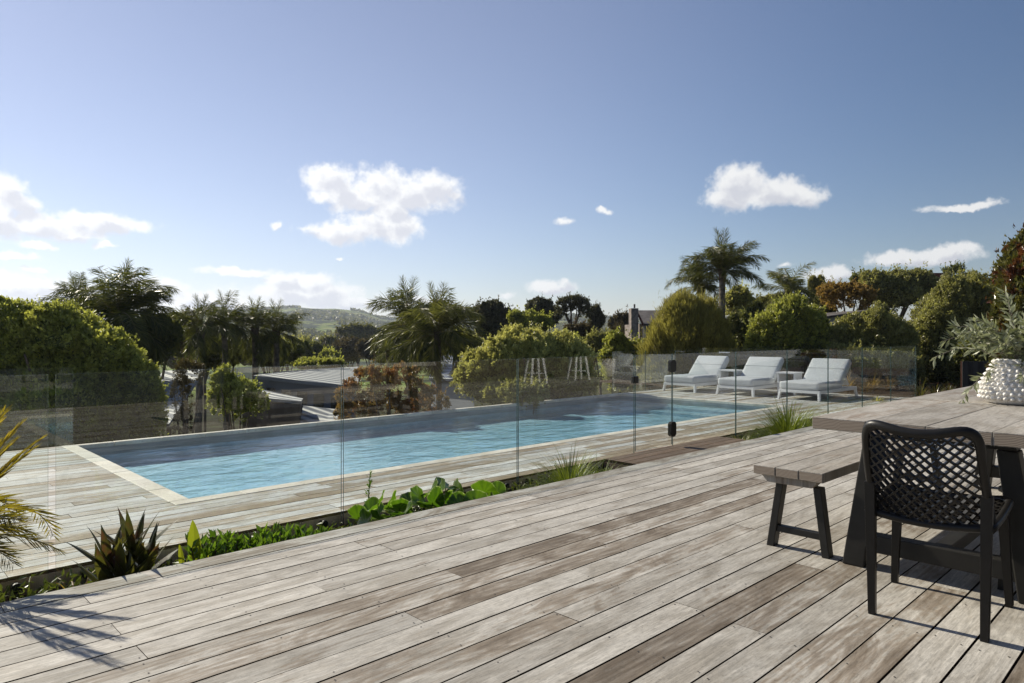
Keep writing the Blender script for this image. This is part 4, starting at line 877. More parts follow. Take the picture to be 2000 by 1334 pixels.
# mid distance
FB = 'trees in the gardens behind'
MID = [('dark dome shaped pine behind the mounded bush', 912, 1015, 578, 690, 48, 'conifer', .20, 12000, dict(clump=.24, nclump=70)),
 ('olive crowned pine with flat top between the dark pines', 1020, 1098, 578, 660, 60, 'conifer', .2, 7000, dict(clump=.26, nclump=40, flat=.6)),
 ('bright green tree just above the mounded bush', 985, 1080, 598, 665, 36, 'hedge_lime', .13, 7000, dict(clump=.28, nclump=40)),
 ('dark round pine right of the see-through pine', 1142, 1182, 588, 665, 58, 'conifer', .2, 4500, dict(clump=.28, nclump=30)),
 ('russet bushy tree beneath the see-through pine', 1095, 1165, 628, 680, 42, 'brown', .15, 4500, dict(clump=.3, nclump=30)),
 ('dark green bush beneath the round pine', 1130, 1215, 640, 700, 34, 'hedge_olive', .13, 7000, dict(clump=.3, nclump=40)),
 ('small brown tree left of the stone chimney', 1188, 1238, 600, 668, 62, 'brown', .2, 3600, dict(clump=.3, nclump=26)),
 ('rust orange bare-branched tree in front of the round green tree', 1590, 1722, 542, 618, 36, 'orange', .13, 14000, dict(clump=.26, nclump=70, inner=False)),
 ('big round grey-green tree behind the orange tree', 1668, 1832, 512, 620, 44, 'hedge_olive', .18, 18000, dict(clump=.22, nclump=90)),
 ('dark small dome of foliage left of the big round tree', 1655, 1705, 528, 580, 50, 'dark_green', .2, 3000, dict(clump=.3, nclump=24)),
 ('small dark airy tree on the skyline behind the brick chimney', 1835, 1890, 514, 556, 60, 'dark_green', .17, 2600, dict(clump=.24, nclump=26, inner=False, gap=.3)),
 ('pale green feathery tree between the two tall palms', 1405, 1478, 548, 640, 34, 'hedge_yellow', .13, 4500, dict(clump=.3, nclump=30)),
 ('dark green bush below the small palm', 1470, 1560, 570, 620, 33, 'hedge_olive', .12, 6000, dict(clump=.3, nclump=40)),
 ('dark green round tree in the valley', 585, 640, 660, 712, 75, 'dark_green', .25, 4000, dict(clump=.28, nclump=30)),
 ('yellow autumn tree in the valley', 575, 622, 655, 705, 85, 'hedge_yellow', .25, 3000, dict(clump=.3, nclump=24)),
 ('wide brown bare tree in the valley', 640, 728, 648, 716, 95, 'brown', .25, 7000, dict(clump=.26, nclump=50)),
 ('small lime green tree left of the wide brown tree', 622, 668, 680, 715, 70, 'hedge_lime', .2, 2600, dict(clump=.3, nclump=20)),
 ('dark spreading tree below the hill saddle', 650, 748, 630, 668, 170, 'far_green', .5, 4000, dict(clump=.3, nclump=36)),
 ('brown tree behind the twin palms', 722, 790, 660, 725, 60, 'brown', .2, 4500, dict(clump=.3, nclump=30)),
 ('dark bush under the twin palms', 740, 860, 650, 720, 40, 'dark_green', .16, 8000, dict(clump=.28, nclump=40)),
 ('green tree filling the gap right of the twin palms', 860, 935, 630, 700, 45, 'dark_green', .18, 7000, dict(clump=.28, nclump=40)),
 ('airy round topped tree rising beside the twin palms', 840, 902, 582, 640, 40, 'brown', .15, 3600, dict(clump=.22, nclump=30, inner=False, gap=.3)),
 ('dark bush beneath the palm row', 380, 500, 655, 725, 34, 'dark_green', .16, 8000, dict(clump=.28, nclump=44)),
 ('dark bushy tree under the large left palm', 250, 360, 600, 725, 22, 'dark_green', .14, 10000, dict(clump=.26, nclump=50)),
 ('olive tree between the left palm and the palm row', 330, 400, 596, 700, 28, 'brown', .13, 6000, dict(clump=.26, nclump=36)),
 ('yellow-green bush beneath the palm row on its right', 480, 575, 668, 720, 48, 'hedge_olive', .2, 5000, dict(clump=.3, nclump=30)),
 ('low hedge tree behind the grey metal roof', 560, 690, 698, 728, 42, 'hedge_lime', .16, 6000, dict(clump=.3, nclump=40)),
 ('dark cypress like clump behind the small palm', 1575, 1612, 535, 600, 52, 'feather', .2, 3500, dict(clump=.3, nclump=24, wid=.25, up=1.2)),
 ('narrow green cypress beside the orange tree', 1608, 1642, 545, 600, 50, 'feather', .2, 3000, dict(clump=.3, nclump=24, wid=.25, up=1.2)),
 ('dark hedge filling in behind the conical bush', 1420, 1480, 600, 700, 27, 'dark_green', .14, 7000, dict(clump=.28, nclump=40)),
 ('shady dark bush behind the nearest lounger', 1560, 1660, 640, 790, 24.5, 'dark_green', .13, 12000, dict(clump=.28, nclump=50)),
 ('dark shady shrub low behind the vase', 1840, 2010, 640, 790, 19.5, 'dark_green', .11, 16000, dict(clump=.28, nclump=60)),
 ('pale sunlit hedge strip left of the conical bush', 1205, 1262, 662, 705, 30, 'hedge_yellow', .12, 5000, dict(clump=.3, nclump=30)),
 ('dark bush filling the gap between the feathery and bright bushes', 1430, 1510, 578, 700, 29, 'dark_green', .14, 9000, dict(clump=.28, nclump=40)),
 ('olive bush behind the grey house roof', 1545, 1640, 572, 680, 38, 'hedge_olive', .16, 9000, dict(clump=.28, nclump=40)),
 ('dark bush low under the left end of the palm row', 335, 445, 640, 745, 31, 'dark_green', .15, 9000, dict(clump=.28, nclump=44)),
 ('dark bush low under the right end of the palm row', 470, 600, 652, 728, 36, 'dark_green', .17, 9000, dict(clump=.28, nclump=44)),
 ('golden autumn tree beyond the palm row', 530, 600, 655, 705, 70, 'hedge_yellow', .22, 4000, dict(clump=.28, nclump=30)),
 ('russet tree left of the twin palms', 690, 760, 655, 712, 80, 'brown', .24, 4500, dict(clump=.28, nclump=30)),
 ('green bush between the twin palms and the mounded bush', 865, 960, 640, 735, 34, 'hedge_olive', .15, 9000, dict(clump=.28, nclump=40)),
 ('low green bush beneath the see-through pine', 1060, 1150, 645, 700, 40, 'hedge_lime', .15, 7000, dict(clump=.28, nclump=36)),
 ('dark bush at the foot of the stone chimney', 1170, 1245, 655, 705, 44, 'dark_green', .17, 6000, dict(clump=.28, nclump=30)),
 ('added dark low hedge standing in for shade along the far pool edge under the mounded bush', 985, 1170, 712, 800, 17.8, 'dark_green', .06, 16000, dict(clump=.2, nclump=120, trunk=False, dep=.5)),  # foliage added to darken the backdrop of the mirrored stools
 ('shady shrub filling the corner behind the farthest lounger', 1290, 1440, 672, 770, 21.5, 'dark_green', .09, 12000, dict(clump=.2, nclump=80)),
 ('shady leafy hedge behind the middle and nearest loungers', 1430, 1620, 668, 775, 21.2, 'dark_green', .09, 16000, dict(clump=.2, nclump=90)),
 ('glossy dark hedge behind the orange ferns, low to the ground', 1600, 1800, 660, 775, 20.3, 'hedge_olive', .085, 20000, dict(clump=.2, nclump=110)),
 ('grey bare twiggy tree left of the conical bush', 1196, 1222, 618, 700, 32, 'brown', .06, 700, dict(clump=.4, nclump=14, inner=False, gap=.3)),
]
for (l, a, b_, c0, d0, dd, mt, lf, n, kw) in MID:
    tree(l, a, b_, c0, d0, dd, mt, lf, n, FB, 'tree' if 'tree' in l or 'pine' in l or 'cypress' in l else 'bush', 'pine_tree' if 'pine' in l else ('garden_tree' if 'tree' in l else 'bush'), **kw)
# see-through pine with flat clumps on bare limbs
x, y = wp(1118, 56); t = thing('pine_tree', 'see-through pine with flat dark clumps on bare limbs', 'tree', (x, y, ground(x, y)), 0, FB)
mb = MB(); B = []
for (px, py, hw, hh) in ((1100, 596, 11, 8), (1118, 590, 14, 7), (1136, 594, 12, 7), (1095, 612, 9, 7), (1112, 604, 8, 5), (1142, 610, 10, 8), (1126, 600, 9, 5)):
    q = wp(px, 56); B.append((q[0], q[1], zz(py, 56), hw * .055, hw * .055, hh * .055))
crown(mb, B, .18, 6500, clump=.5, nclump=60, inner=False); mb.build('crown', M['conifer'], t)
mb = MB()
for b_ in B: mb.tube([(x, y, zz(690, 56)), ((x * 3 + b_[0]) / 4 + random.uniform(-.2, .2), (y * 3 + b_[1]) / 4, zz(632, 56)), ((x + b_[0] * 2) / 3 + random.uniform(-.2, .2), (y + b_[1] * 2) / 3, zz(612, 56)), (b_[0], b_[1], b_[2])], [.11, .08, .05, .03], 6)
mb.build('trunk', M['bark'], t)

# far valley trees: a band of individual crowns
for k in range(64):
    px = 330 + k * 15 + random.uniform(-9, 9); d = random.choice((110, 150, 200, 280)) * random.uniform(.9, 1.1); hwp = random.uniform(16, 30) * (150 / d) ** .6
    top = random.uniform(650, 662) + (8 if d < 130 else 0) - (6 if px > 860 else 0)
    lab = 'distant %s tree in the valley' % ('dark', 'brown', 'green')[k % 3]
    t = tree(lab + (' far behind the roofs' if px < 760 else ' far behind the garden trees'), px - hwp, px + hwp, top, top + hwp * 2.0, d, ('far_green', 'brown', 'hedge_olive')[k % 3], .0030 * d, 1100, 'distant trees in the valley', 'tree', 'distant_tree', trunk=False, clump=.3, nclump=22)
# woods on the hills
ml = MB(); n = 60000; dd_ = RNG.uniform(420, 1560, n); aa = RNG.uniform(-.52, .32, n); C = []; T_ = []
me_ = bpy.data.objects['hills'].data
from mathutils.bvhtree import BVHTree
bv_ = BVHTree.FromObject(bpy.data.objects['hills'], bpy.context.evaluated_depsgraph_get())
for d, a in zip(dd_, aa):
    x = .72 * a * d + .694 * d; y = -.694 * a * d + .72 * d
    v = mnoise.fractal(Vector((x * .006, y * .006, 1.3)), 1.0, 2.0, 4) + .35 * mnoise.noise(Vector((x * .03, y * .03, 5))) + (.25 if d > 1440 else 0)
    if v < .10: continue
    h = bv_.ray_cast(Vector((x, y, 400)), Vector((0, 0, -1)))
    if h[0]: C.append((x, y, h[0].z + 2.0 + random.uniform(-1, 2.5))); T_.append(min(1, max(0, random.random() * .8)))
C = np.array(C); ml.leaves(C, RNG.normal(size=C.shape) + np.array((0, 0, .5)), RNG.uniform(4, 8.5, len(C)), .8, np.array(T_), .15)
tag(ml.build('woodland', M['far_green']), 'dark woods scattered over the far hills', 'woodland', None, 'stuff')

# --- palms
palm('large dark palm with windswept fronds rising behind the left bush', 232, 618, 21, 1.85, 32, spear=1, el=(-.8, 1.45), leaf=.62, nl=60, tr=.14, wind=(.55, -.5))
palm('slim palm frond cluster left of the large dark palm', 150, 604, 22, 1.3, 12, leaf=.5, nl=50, tr=.1, el=(.6, 1.4), wind=(-.2, .2))
palm('leaning palm at the left end of the palm row', 392, 646, 26, 1.5, 22, el=(-1.0, 1.4), leaf=.55, nl=44, tr=.13)
palm('tallest dark palm of the row below the hill crest', 438, 634, 28, 1.5, 24, leaf=.55, nl=44, tr=.13, el=(-1.0, 1.5))
palm('dark palm with a skirt of dead fronds in the middle of the row', 498, 644, 29, 1.5, 24, el=(-1.1, 1.4), leaf=.55, nl=44, tr=.14)
palm('palm at the right end of the row in front of the green hill', 540, 648, 30, 1.55, 24, el=(-1.0, 1.4), leaf=.55, nl=44, tr=.14)
palm('upright dark palm, the left one of the twin palms', 798, 632, 27, 1.95, 34, el=(-.9, 1.5), leaf=.6, nl=50, tr=.13)
palm('arching yellow-green palm, the right one of the twin palms', 855, 652, 22, 1.75, 30, el=(-.8, 1.45), leaf=.6, nl=50, tr=.11, mat='palm_light')
palm('small pale palm seedling under the twin palms', 757, 690, 24, .8, 12, leaf=.5, nl=30, tr=.06)
palm('tall palm with a straight trunk standing highest on the right skyline', 1411, 530, 29, 1.95, 22, leaf=.55, nl=56, tr=.15, wind=(.4, -.35), el=(-.1, 1.45))
palm('dark palm leaning left behind the tall skyline palm', 1368, 560, 31, 1.6, 18, leaf=.55, nl=46, tr=.16, wind=(-.15, .2))
palm('low spreading palm right of the tall skyline palm', 1540, 567, 31, 1.6, 18, leaf=.6, nl=48, tr=.15, el=(-.3, 1.1), mat='palm_light', spear=0)

# --- foreground golden palm by the left edge
X_, d_ = wy(-120, 4.25); t = thing('date_palm', 'golden feathery palm reaching in at the left edge over the planting bed', 'palm', (X_, 4.25, -.4))
mb = MB(); mb.tube([(X_, 4.25, -.45), (X_, 4.25, -.1), (X_, 4.25, .2)], [.09, .075, .06], 10); mb.build('trunk', M['bark'], t, smooth=True)
ms, ml = MB(), MB(); p0 = np.array((X_, 4.25, .2))
for k in range(24):
    az = k * 2.399 + .3; e = random.uniform(-.2, 1.35)
    if math.cos(az) * RGT[0] + math.sin(az) * RGT[1] > .30: continue
    frond(ms, ml, p0, az, e, random.uniform(.6, .85), 1.3 + random.random() * .6, 42, .16, .075, .35, rr=.006, hang=.1, tone=(0.1, 1), fwd=.9)
for (px, py, Yt, e, fw, lf) in ((75, 868, 4.15, 1.1, 2.2, .12), (60, 885, 4.4, 1.0, 2.2, .12), (40, 838, 4.1, 1.25, 2.2, .12), (8, 815, 4.0, 1.3, 2.0, .13), (25, 870, 4.3, 1.1, 2.2, .12), (40, 1010, 3.95, .7, .9, .14), (118, 1072, 4.1, .45, 1.1, .11), (60, 1035, 4.3, .75, .8, .15), (25, 1095, 3.9, .3, .9, .14)):
    xx, dd = wy(px, Yt); tip = np.array((xx, Yt, zz(py, dd))); v = tip - p0; L = np.linalg.norm(v) * 1.04; az = math.atan2(v[1], v[0]); el = math.atan2(v[2], math.hypot(v[0], v[1]))
    st = fw > 1.5; frond(ms, ml, p0, az, el + (.15 if st else .32), L, .3 if st else .8, 56, lf, .085 if st else .06, .2 if st else .45, rr=.006, hang=.0 if st else .15, tone=(.3, 1) if st else (.1, .8), fwd=fw)
ml.build('crown', M['palm_gold'], t); ms.build('stems', M['palm_stem'], t)

# --- strap leaf plants
def blade(mb, p0, az, el, L, w, droop=.4, tone=.5, fold=.25, n=7, prof=None):
    P = [np.array(p0, float)]; e = el
    for i in range(n):
        e -= droop * (i / n) / n * 2; d = np.array((math.cos(az) * math.cos(e), math.sin(az) * math.cos(e), math.sin(e))); P.append(P[-1] + d * L / n)
    P = np.array(P); T = np.gradient(P, axis=0); T /= np.linalg.norm(T, axis=1)[:, None]; side = np.array((-math.sin(az), math.cos(az), 0)); up = np.cross(T, side)
    s = np.linspace(0, 1, n + 1); wd = w * (prof(s) if prof else (np.sin(np.pi * np.clip(s * .92 + .08, 0, 1) ** .9) ** .8 * (1 - s ** 6) + .12 * (1 - s)))
    Lf = P + side * wd[:, None] - up * (wd * fold)[:, None]; Rt = P - side * wd[:, None] - up * (wd * fold)[:, None]
    V = np.stack([Lf, P, Rt], 1).reshape(-1, 3); F = []
    for i in range(n): F += [(3 * i, 3 * i + 1, 3 * i + 4, 3 * i + 3), (3 * i + 1, 3 * i + 2, 3 * i + 5, 3 * i + 4)]
    mb.add(V, F, tone)
M['cordy'] = leafmat('bronze_green_leaf', (0.035, 0.040, 0.012), (0.13, 0.12, 0.03), 0.35, 0.3, 0.6, patch=(.11, .05, .03), pscale=7)
M['bright'] = leafmat('bright_green_leaf', (0.07, 0.13, 0.012), (0.20, 0.31, 0.03), 0.4, 0.3, 0.6)
M['cover'] = leafmat('ground_cover_leaf', (0.045, 0.055, 0.014), (0.17, 0.20, 0.035), 0.35, 0.4, 0.45)
M['canna'] = leafmat('yellow_green_broad_leaf', (0.10, 0.16, 0.015), (0.36, 0.36, 0.03), 0.5, 0.35, 0.5)
M['grassy'] = leafmat('grass_tuft_leaf', (0.07, 0.10, 0.014), (0.27, 0.30, 0.045), 0.4, 0.4, 0.45)
t = thing('cordyline_plant', 'dark bronze green strap leaved cordyline beside the left deck edge', 'plant', (1.12, 4.05, -.4))
ml = MB(); ms = MB()
for (px, py, Yb, nn, L) in ((258, 1068, 4.05, 10, .30), (216, 1085, 4.05, 10, .29), (285, 1092, 4.0, 9, .26), (238, 1112, 3.95, 8, .26), (203, 1118, 4.1, 8, .26), (262, 1125, 3.93, 7, .24)):
    xx, dd = wy(px, Yb); zb = zz(py, dd) - .08; ms.tube([(1.12 + (xx - 1.12) * .6, Yb, -.42), (xx, Yb, zb)], [.014, .010], 6)
    for k in range(nn):
        f = k / nn; blade(ml, (xx, Yb, zb + .02 * f), k * 2.399, .85 + .65 * f + random.uniform(-.25, .08), L * random.uniform(.75, 1.1), random.uniform(.019, .026), .35, RNG.random())
ml.build('leaves', M['cordy'], t); ms.build('stems', M['bark'], t)
t = thing('canna_plant', 'two broad yellow-green canna leaves right of the cordyline', 'plant', (1.55, 4.0, -.4)); ml = MB()
cp = lambda s: np.sin(np.pi * np.clip(s, 0, 1) ** .75) ** .75
for (px, pb, ptop, Yb, w, az) in ((382, 1105, 1010, 4.0, .036, -2.2), (357, 1110, 1058, 3.95, .018, -2.5), (408, 1100, 1062, 4.05, .024, -2.0)):
    xx, dd = wy(px, Yb); zb = -.12; zt = zz(ptop, dd)
    blade(ml, (xx, Yb, zb), az, 1.45, (zt - zb) * 1.02, w, .2, RNG.uniform(.5, 1), .2, 12, cp)
for k in range(3): blade(ml, (1.5 + k * .08, 4.05, -.3), k * 2.1, .7, .28, .035, .5, .3, .2, 8, cp)
ml.build('leaves', M['canna'], t)
GRP = 'low bright green shrubs along the deck edge'
pos = [(412, 1035, 'next to the canna'), (455, 1040, 'second from the canna'), (505, 1040, 'in the middle of their row'), (552, 1042, 'left of the lowest clump'), (600, 1030, 'second from the round variegated leaves'), (645, 1030, 'next to the round variegated leaves')]
for i, (px, pt, s) in enumerate(pos):
    Yb = 4.02 + .05 * (i % 2); xx, dd = wy(px, Yb); zt = zz(pt - 8, dd)
    t = thing('low_shrub', 'low bright green glossy shrub, %s' % s, 'shrub', (xx, Yb, -.4), 0, GRP); ml = MB(); ms = MB()
    for k in range(14):
        a = k * 2.399; rr = .13 * math.sqrt((k + .5) / 14); top = np.array((xx + math.cos(a) * rr * 1.2, Yb + math.sin(a) * rr, zt - random.uniform(0, .12) - .35 * rr))
        b0 = np.array((xx + math.cos(a) * rr * .4, Yb + math.sin(a) * rr * .4, -.41)); ms.tube([b0, (b0 + top) / 2, top], [.005, .004, .003], 5)
        n = 20; q = RNG.uniform(.45, 1.0, n); C = b0 + (top - b0) * q[:, None]; ang = RNG.uniform(0, 6.28, n); A = np.stack([np.cos(ang) * .75, np.sin(ang) * .75, .35 + q * .7], 1); A /= np.linalg.norm(A, axis=1)[:, None]
        sz = RNG.uniform(.045, .075, n); ml.leaves(C + A * sz[:, None] * .5, A, sz, .40, RNG.random(n), .08)
    ml.build('leaves', M['bright'], t); ms.build('stems', M['bark'], t)

# big round variegated leaves
m, nt, out = newmat('variegated_leaf'); uvn = N(nt, 'ShaderNodeAttribute'); uvn.attribute_name = 'rim'
tn = N(nt, 'ShaderNodeAttribute'); tn.attribute_name = 'tone'
nz, _ = noise(nt, nt.nodes.new('ShaderNodeTexCoord').outputs['Object'], 60, 3, .6)
rim = math_(nt, 'ADD', uvn.outputs['Fac'], math_(nt, 'MULTIPLY', math_(nt, 'SUBTRACT', nz, .5), .35))
g_ = mix(nt, tn.outputs['Fac'], (0.045, 0.095, 0.010), (0.13, 0.21, 0.018)); c = mix(nt, mrange(nt, rim, .93, 1.02, 0, .8), g_, (0.46, 0.48, 0.30))
b = N(nt, 'ShaderNodeBsdfPrincipled'); b.inputs['Roughness'].default_value = .3; nt.links.new(c, b.inputs['Base Color'])
tr_ = N(nt, 'ShaderNodeBsdfTranslucent'); nt.links.new(mix(nt, 1, c, (1.3, 1.5, .6), 'MULTIPLY'), tr_.inputs['Color'])
xm = N(nt, 'ShaderNodeMixShader'); xm.inputs[0].default_value = .42; nt.links.new(b.outputs[0], xm.inputs[1]); nt.links.new(tr_.outputs[0], xm.inputs[2]); nt.links.new(xm.outputs[0], out.inputs['Surface']); M['varieg'] = m
t = thing('leopard_plant', 'clump of large round cream edged leaves at the deck edge', 'plant', (3.1, 4.1, -.4)); ms = MB()
allV, allF, rimv, tonev = [], [], [], []
RL = [(905, 972, 4.15, .13, .75, .9), (838, 962, 4.18, .11, .6, .6), (945, 962, 4.12, .13, .8, .9), (870, 948, 4.22, .10, .5, .4), (822, 975, 4.1, .11, .9, .7), (780, 992, 4.1, .10, .7, .5), (758, 988, 4.2, .10, .6, .6),
      (745, 1015, 3.95, .09, .5, .2), (788, 1003, 3.92, .09, .4, .1), (845, 982, 3.95, .10, .8, .2), (738, 982, 4.0, .09, .9, .9), (712, 1022, 4.0, .09, 1.1, .5), (900, 988, 4.0, .11, .9, .8), (930, 985, 3.95, .11, 1.0, .9),
      (972, 962, 4.15, .10, .8, .8), (865, 975, 4.08, .09, .5, .3), (700, 1010, 4.1, .09, .8, .6), (725, 1005, 4.15, .10, .6, .8), (812, 1003, 4.0, .08, .5, .2), (690, 1032, 3.98, .07, .9, .7), (958, 985, 3.98, .09, 1.0, .6), (888, 958, 4.12, .06, .3, .1),
      (765, 1008, 4.05, .08, .3, .1), (860, 960, 4.0, .08, .7, .5), (925, 968, 4.2, .09, .4, .5), (798, 978, 4.2, .08, .5, .4)]
base_i = 0
for (px, py, Yb, r, tilt, tn_) in RL:
    xx, dd = wy(px, Yb); c = np.array((xx, Yb, zz(py, dd))); az = random.uniform(0, 6.28)
    nrm = np.array((math.cos(az) * math.sin(tilt), math.sin(az) * math.sin(tilt), math.cos(tilt))); e1 = np.cross(nrm, (0.3, 0.2, 1)); e1 /= np.linalg.norm(e1); e2 = np.cross(nrm, e1)
    nr, na = 6, 22
    for i in range(nr + 1):
        for k in range(na):
            a = 2 * math.pi * (k + .0) / na; q = i / nr; rr = r * q * (1 - .55 * math.exp(-((a - math.pi) / .30) ** 2)) * (1 + .06 * math.sin(a * 5 + px)) * (1 + .02 * math.sin(a * 13))
            cup = (.12 + .25 * (px % 3) / 2) * r * q * q * abs(math.sin(a)) ** 1.3 * 2 - .25 * r * q ** 3 * max(0, math.cos(a)) + .06 * r * q * q * math.sin(a * 7 + px) ; allV.append(c + e1 * rr * math.cos(a) + e2 * rr * math.sin(a) + nrm * cup); rimv.append(q)
    for i in range(nr):
        for k in range(na): allF.append((base_i + i * na + k, base_i + i * na + (k + 1) % na, base_i + (i + 1) * na + (k + 1) % na, base_i + (i + 1) * na + k)); tonev.append(min(1, max(0, tn_ + .35 * math.sin(k * 2.9) * (i > 0))))
    base_i += (nr + 1) * na
    b0 = np.array((xx + (3.1 - xx) * .25, 4.12, -.41)); ms.tube([b0, (b0 + c) / 2 + np.array((0, 0, .03)), c], [.005, .004, .0035], 5)
mb = MB(); mb.add(allV, allF, np.array(tonev)); o = mb.build('leaves', M['varieg'], t, smooth=True)
at = o.data.attributes.new('rim', 'FLOAT', 'POINT'); at.data.foreach_set('value', np.array(rimv, np.float32)); ms.build('stems', M['bright'], t)
# thin leafy stem
xx, dd = wy(722, 4.25); t = thing('seedling_plant', 'single upright leafy stem rising left of the round leaves', 'plant', (xx, 4.25, -.4))
ms = MB(); top = zz(922, dd); ms.tube([(xx, 4.25, -.41), (xx - .01, 4.25, 0), (xx + .005, 4.25, top)], [.005, .004, .003], 6); ms.build('stem', M['bright'], t)
ml = MB(); n = 34; q = RNG.uniform(.0, 1, n); C = np.stack([xx + RNG.normal(0, .006, n), 4.25 + RNG.normal(0, .006, n), -.06 + (top + .06) * q], 1); ang = RNG.uniform(0, 6.28, n)
A = np.stack([np.cos(ang) * .8, np.sin(ang) * .8, RNG.uniform(.2, .9, n)], 1); A /= np.linalg.norm(A, axis=1)[:, None]; sz = RNG.uniform(.025, .05, n); ml.leaves(C + A * sz[:, None] * .5, A, sz, .42, RNG.random(n), .08); ml.build('leaves', M['bright'], t)
# grass tufts
def tuft(label, px, Yb, zb, L, n, w, mat='grassy', el=(.25, 1.45), droop=1.2, name='grass_tuft', spread=.06, group='grassy tufts in the planted gap', X=None):
    xx = wy(px, Yb)[0] if X is None else X; t = thing(name, label, 'grass', (xx, Yb, zb), 0, group); ml = MB()
    for k in range(n):
        a = random.uniform(0, 6.28); s = random.uniform(0, spread); blade(ml, (xx + math.cos(a) * s, Yb + math.sin(a) * s, zb), a + random.uniform(-.4, .4), random.uniform(*el), L * random.uniform(.6, 1.1), w, droop * random.uniform(.5, 1.4), RNG.random(), .2, 7, lambda s: (1 - s) ** .6 * (s + .15) ** .15)
    ml.build('blades', M[mat], t); return t
tuft('fine arching grass tuft at the deck edge left of the brown step', 1112, 4.2, -.38, .60, 620, .0048)
tuft('small low grass tuft beside the brown step', 1172, 4.25, -.38, .45, 120, .0034)
tuft('large bright arching grass tuft just before the table', 1540, 4.25, -.38, .80, 900, .0062, spread=.16)
tuft('dry reddish tuft at the foot of the left fascia', 150, 4.5, -.39, .28, 26, .008, mat='orange', droop=1.6)
tuft('thin leafy tuft under the bend of the left fascia', 50, 4.6, -.39, .25, 20, .008, mat='grassy', droop=1.6)
t = thing('ground_cover', 'low leafy ground cover in the planted gaps', 'ground cover', (3, 4.3, -.4)); tag(t, kind='stuff')
ml = MB(); n = 12000; xs = np.concatenate([RNG.uniform(-.5, 6.2, 7000), RNG.uniform(9, 17, 5000)]); ys_ = RNG.uniform(3.75, 4.95, n); A = RNG.normal(size=(n, 3)) * .7 + np.array((0, 0, .4))
ml.leaves(np.stack([xs, ys_, -.39 + RNG.uniform(0, .15, n) * (.4 + .6 * np.sin(xs * 2.1) ** 2)], 1), A, RNG.uniform(.03, .075, n), .4, RNG.random(n)); ml.build('leaves', M['cover'], t)
for i, (px, Yb) in enumerate(((1455, 4.6), (1478, 4.3), (1440, 4.75))):
    tuft('low round-leaved clump %s' % ('beside the brown step edge', 'under the large grass tuft', 'below the glass right of the gate')[i], px, Yb, -.39, .2, 60, .012, mat='hedge_olive', droop=1.0, name='low_plant', group='low clumps right of the step')
# far end strap plants and orange ferns
for i, (px, dd, L, mt, lab) in enumerate(((1798, 16.2, .55, 'cordy', 'first green flax plant past the end of the glass fence'), (1828, 16.5, .5, 'cordy', 'second green flax plant past the end of the glass fence'), (1853, 16.8, .42, 'cordy', 'third small flax plant beneath the olive sprig'),
        (1655, 18.3, .75, 'orange', 'tall orange fern beside the nearest lounger backrest'), (1705, 18.5, .6, 'orange', 'spreading orange fern in the middle of its bed'), (1735, 18.9, .55, 'orange', 'outermost orange fern towards the fence end'), (1690, 18.0, .4, 'orange', 'small low orange fern at the deck end'), (1712, 15.2, .28, 'hedge_yellow', 'small yellow leafed plant under the near glass run'))):
    x, y = wp(px, dd); z = -.33 if x > 17.2 else -.38
    tuft(lab, 0, y, z, L, 46 if mt == 'cordy' else 80, .017 if mt == 'cordy' else .012, mat=mt, el=(.5, 1.5), droop=.8 if mt == 'cordy' else 1.5, name='flax_plant' if mt == 'cordy' else 'orange_fern', group='strap leaved plants at the end of the decks', X=x)

# ------------------------------------------------------------------ buildings
def corrug(name, col, ax='x', sc=30, rough=.45):
    m, nt, out = newmat(name); tc = nt.nodes.new('ShaderNodeTexCoord').outputs['Object']; sp = N(nt, 'ShaderNodeSeparateXYZ'); nt.links.new(tc, sp.inputs[0])
    s = math_(nt, 'SINE', math_(nt, 'MULTIPLY', sp.outputs['X' if ax == 'x' else 'Y'], sc * .6)); bp = N(nt, 'ShaderNodeBump'); bp.inputs['Strength'].default_value = 1; bp.inputs['Distance'].default_value = .06; nt.links.new(s, bp.inputs['Height'])
    f, _ = noise(nt, tc, 1.5, 4, .6); c = mix(nt, mrange(nt, f, .3, .7), tuple(x * .88 for x in col), col)
    b = N(nt, 'ShaderNodeBsdfPrincipled'); b.inputs['Roughness'].default_value = rough; nt.links.new(c, b.inputs['Base Color']); nt.links.new(bp.outputs[0], b.inputs['Normal']); nt.links.new(b.outputs[0], out.inputs['Surface']); return m
M['roof_grey'] = corrug('grey_corrugated_roof', (0.18, 0.19, 0.21), 'x', 26, .65)
M['roof_blue'] = corrug('blue_grey_corrugated_roof', (0.17, 0.20, 0.28), 'x', 18)
M['roof_dark'] = plain('dark_shingle_roof', (0.10, 0.09, 0.085), .8, .2, var=.3, vscale=2)
M['wall_blue'] = plain('blue_grey_weatherboard', (0.13, 0.15, 0.19), .7, .3)
M['wall_brown'] = plain('brown_timber_wall', (0.16, 0.12, 0.09), .8, .2, var=.2, vscale=2)
M['wall_grey'] = plain('pale_grey_plaster', (0.42, 0.44, 0.48), .8, .2)
M['brick'] = plain('red_brown_brick', (0.17, 0.07, 0.05), .85, .2, var=.3, vscale=5)
M['stonec'] = plain('grey_brown_stone', (0.20, 0.17, 0.15), .85, .2, var=.4, vscale=4)
M['window'] = plain('dark_window_glass', (0.03, 0.035, 0.045), .08, .8)
M['trim'] = plain('painted_trim', (0.55, 0.52, 0.48), .6, .3)
def P3(px, py, d): x, y = wp(px, d); return np.array((x, y, zz(py, d)))
def slab(mb, pts, th, tone=.5, mi=0):
    P = np.array(pts); mb.hexa(P - np.array((0, 0, th)), P, tone, mi)
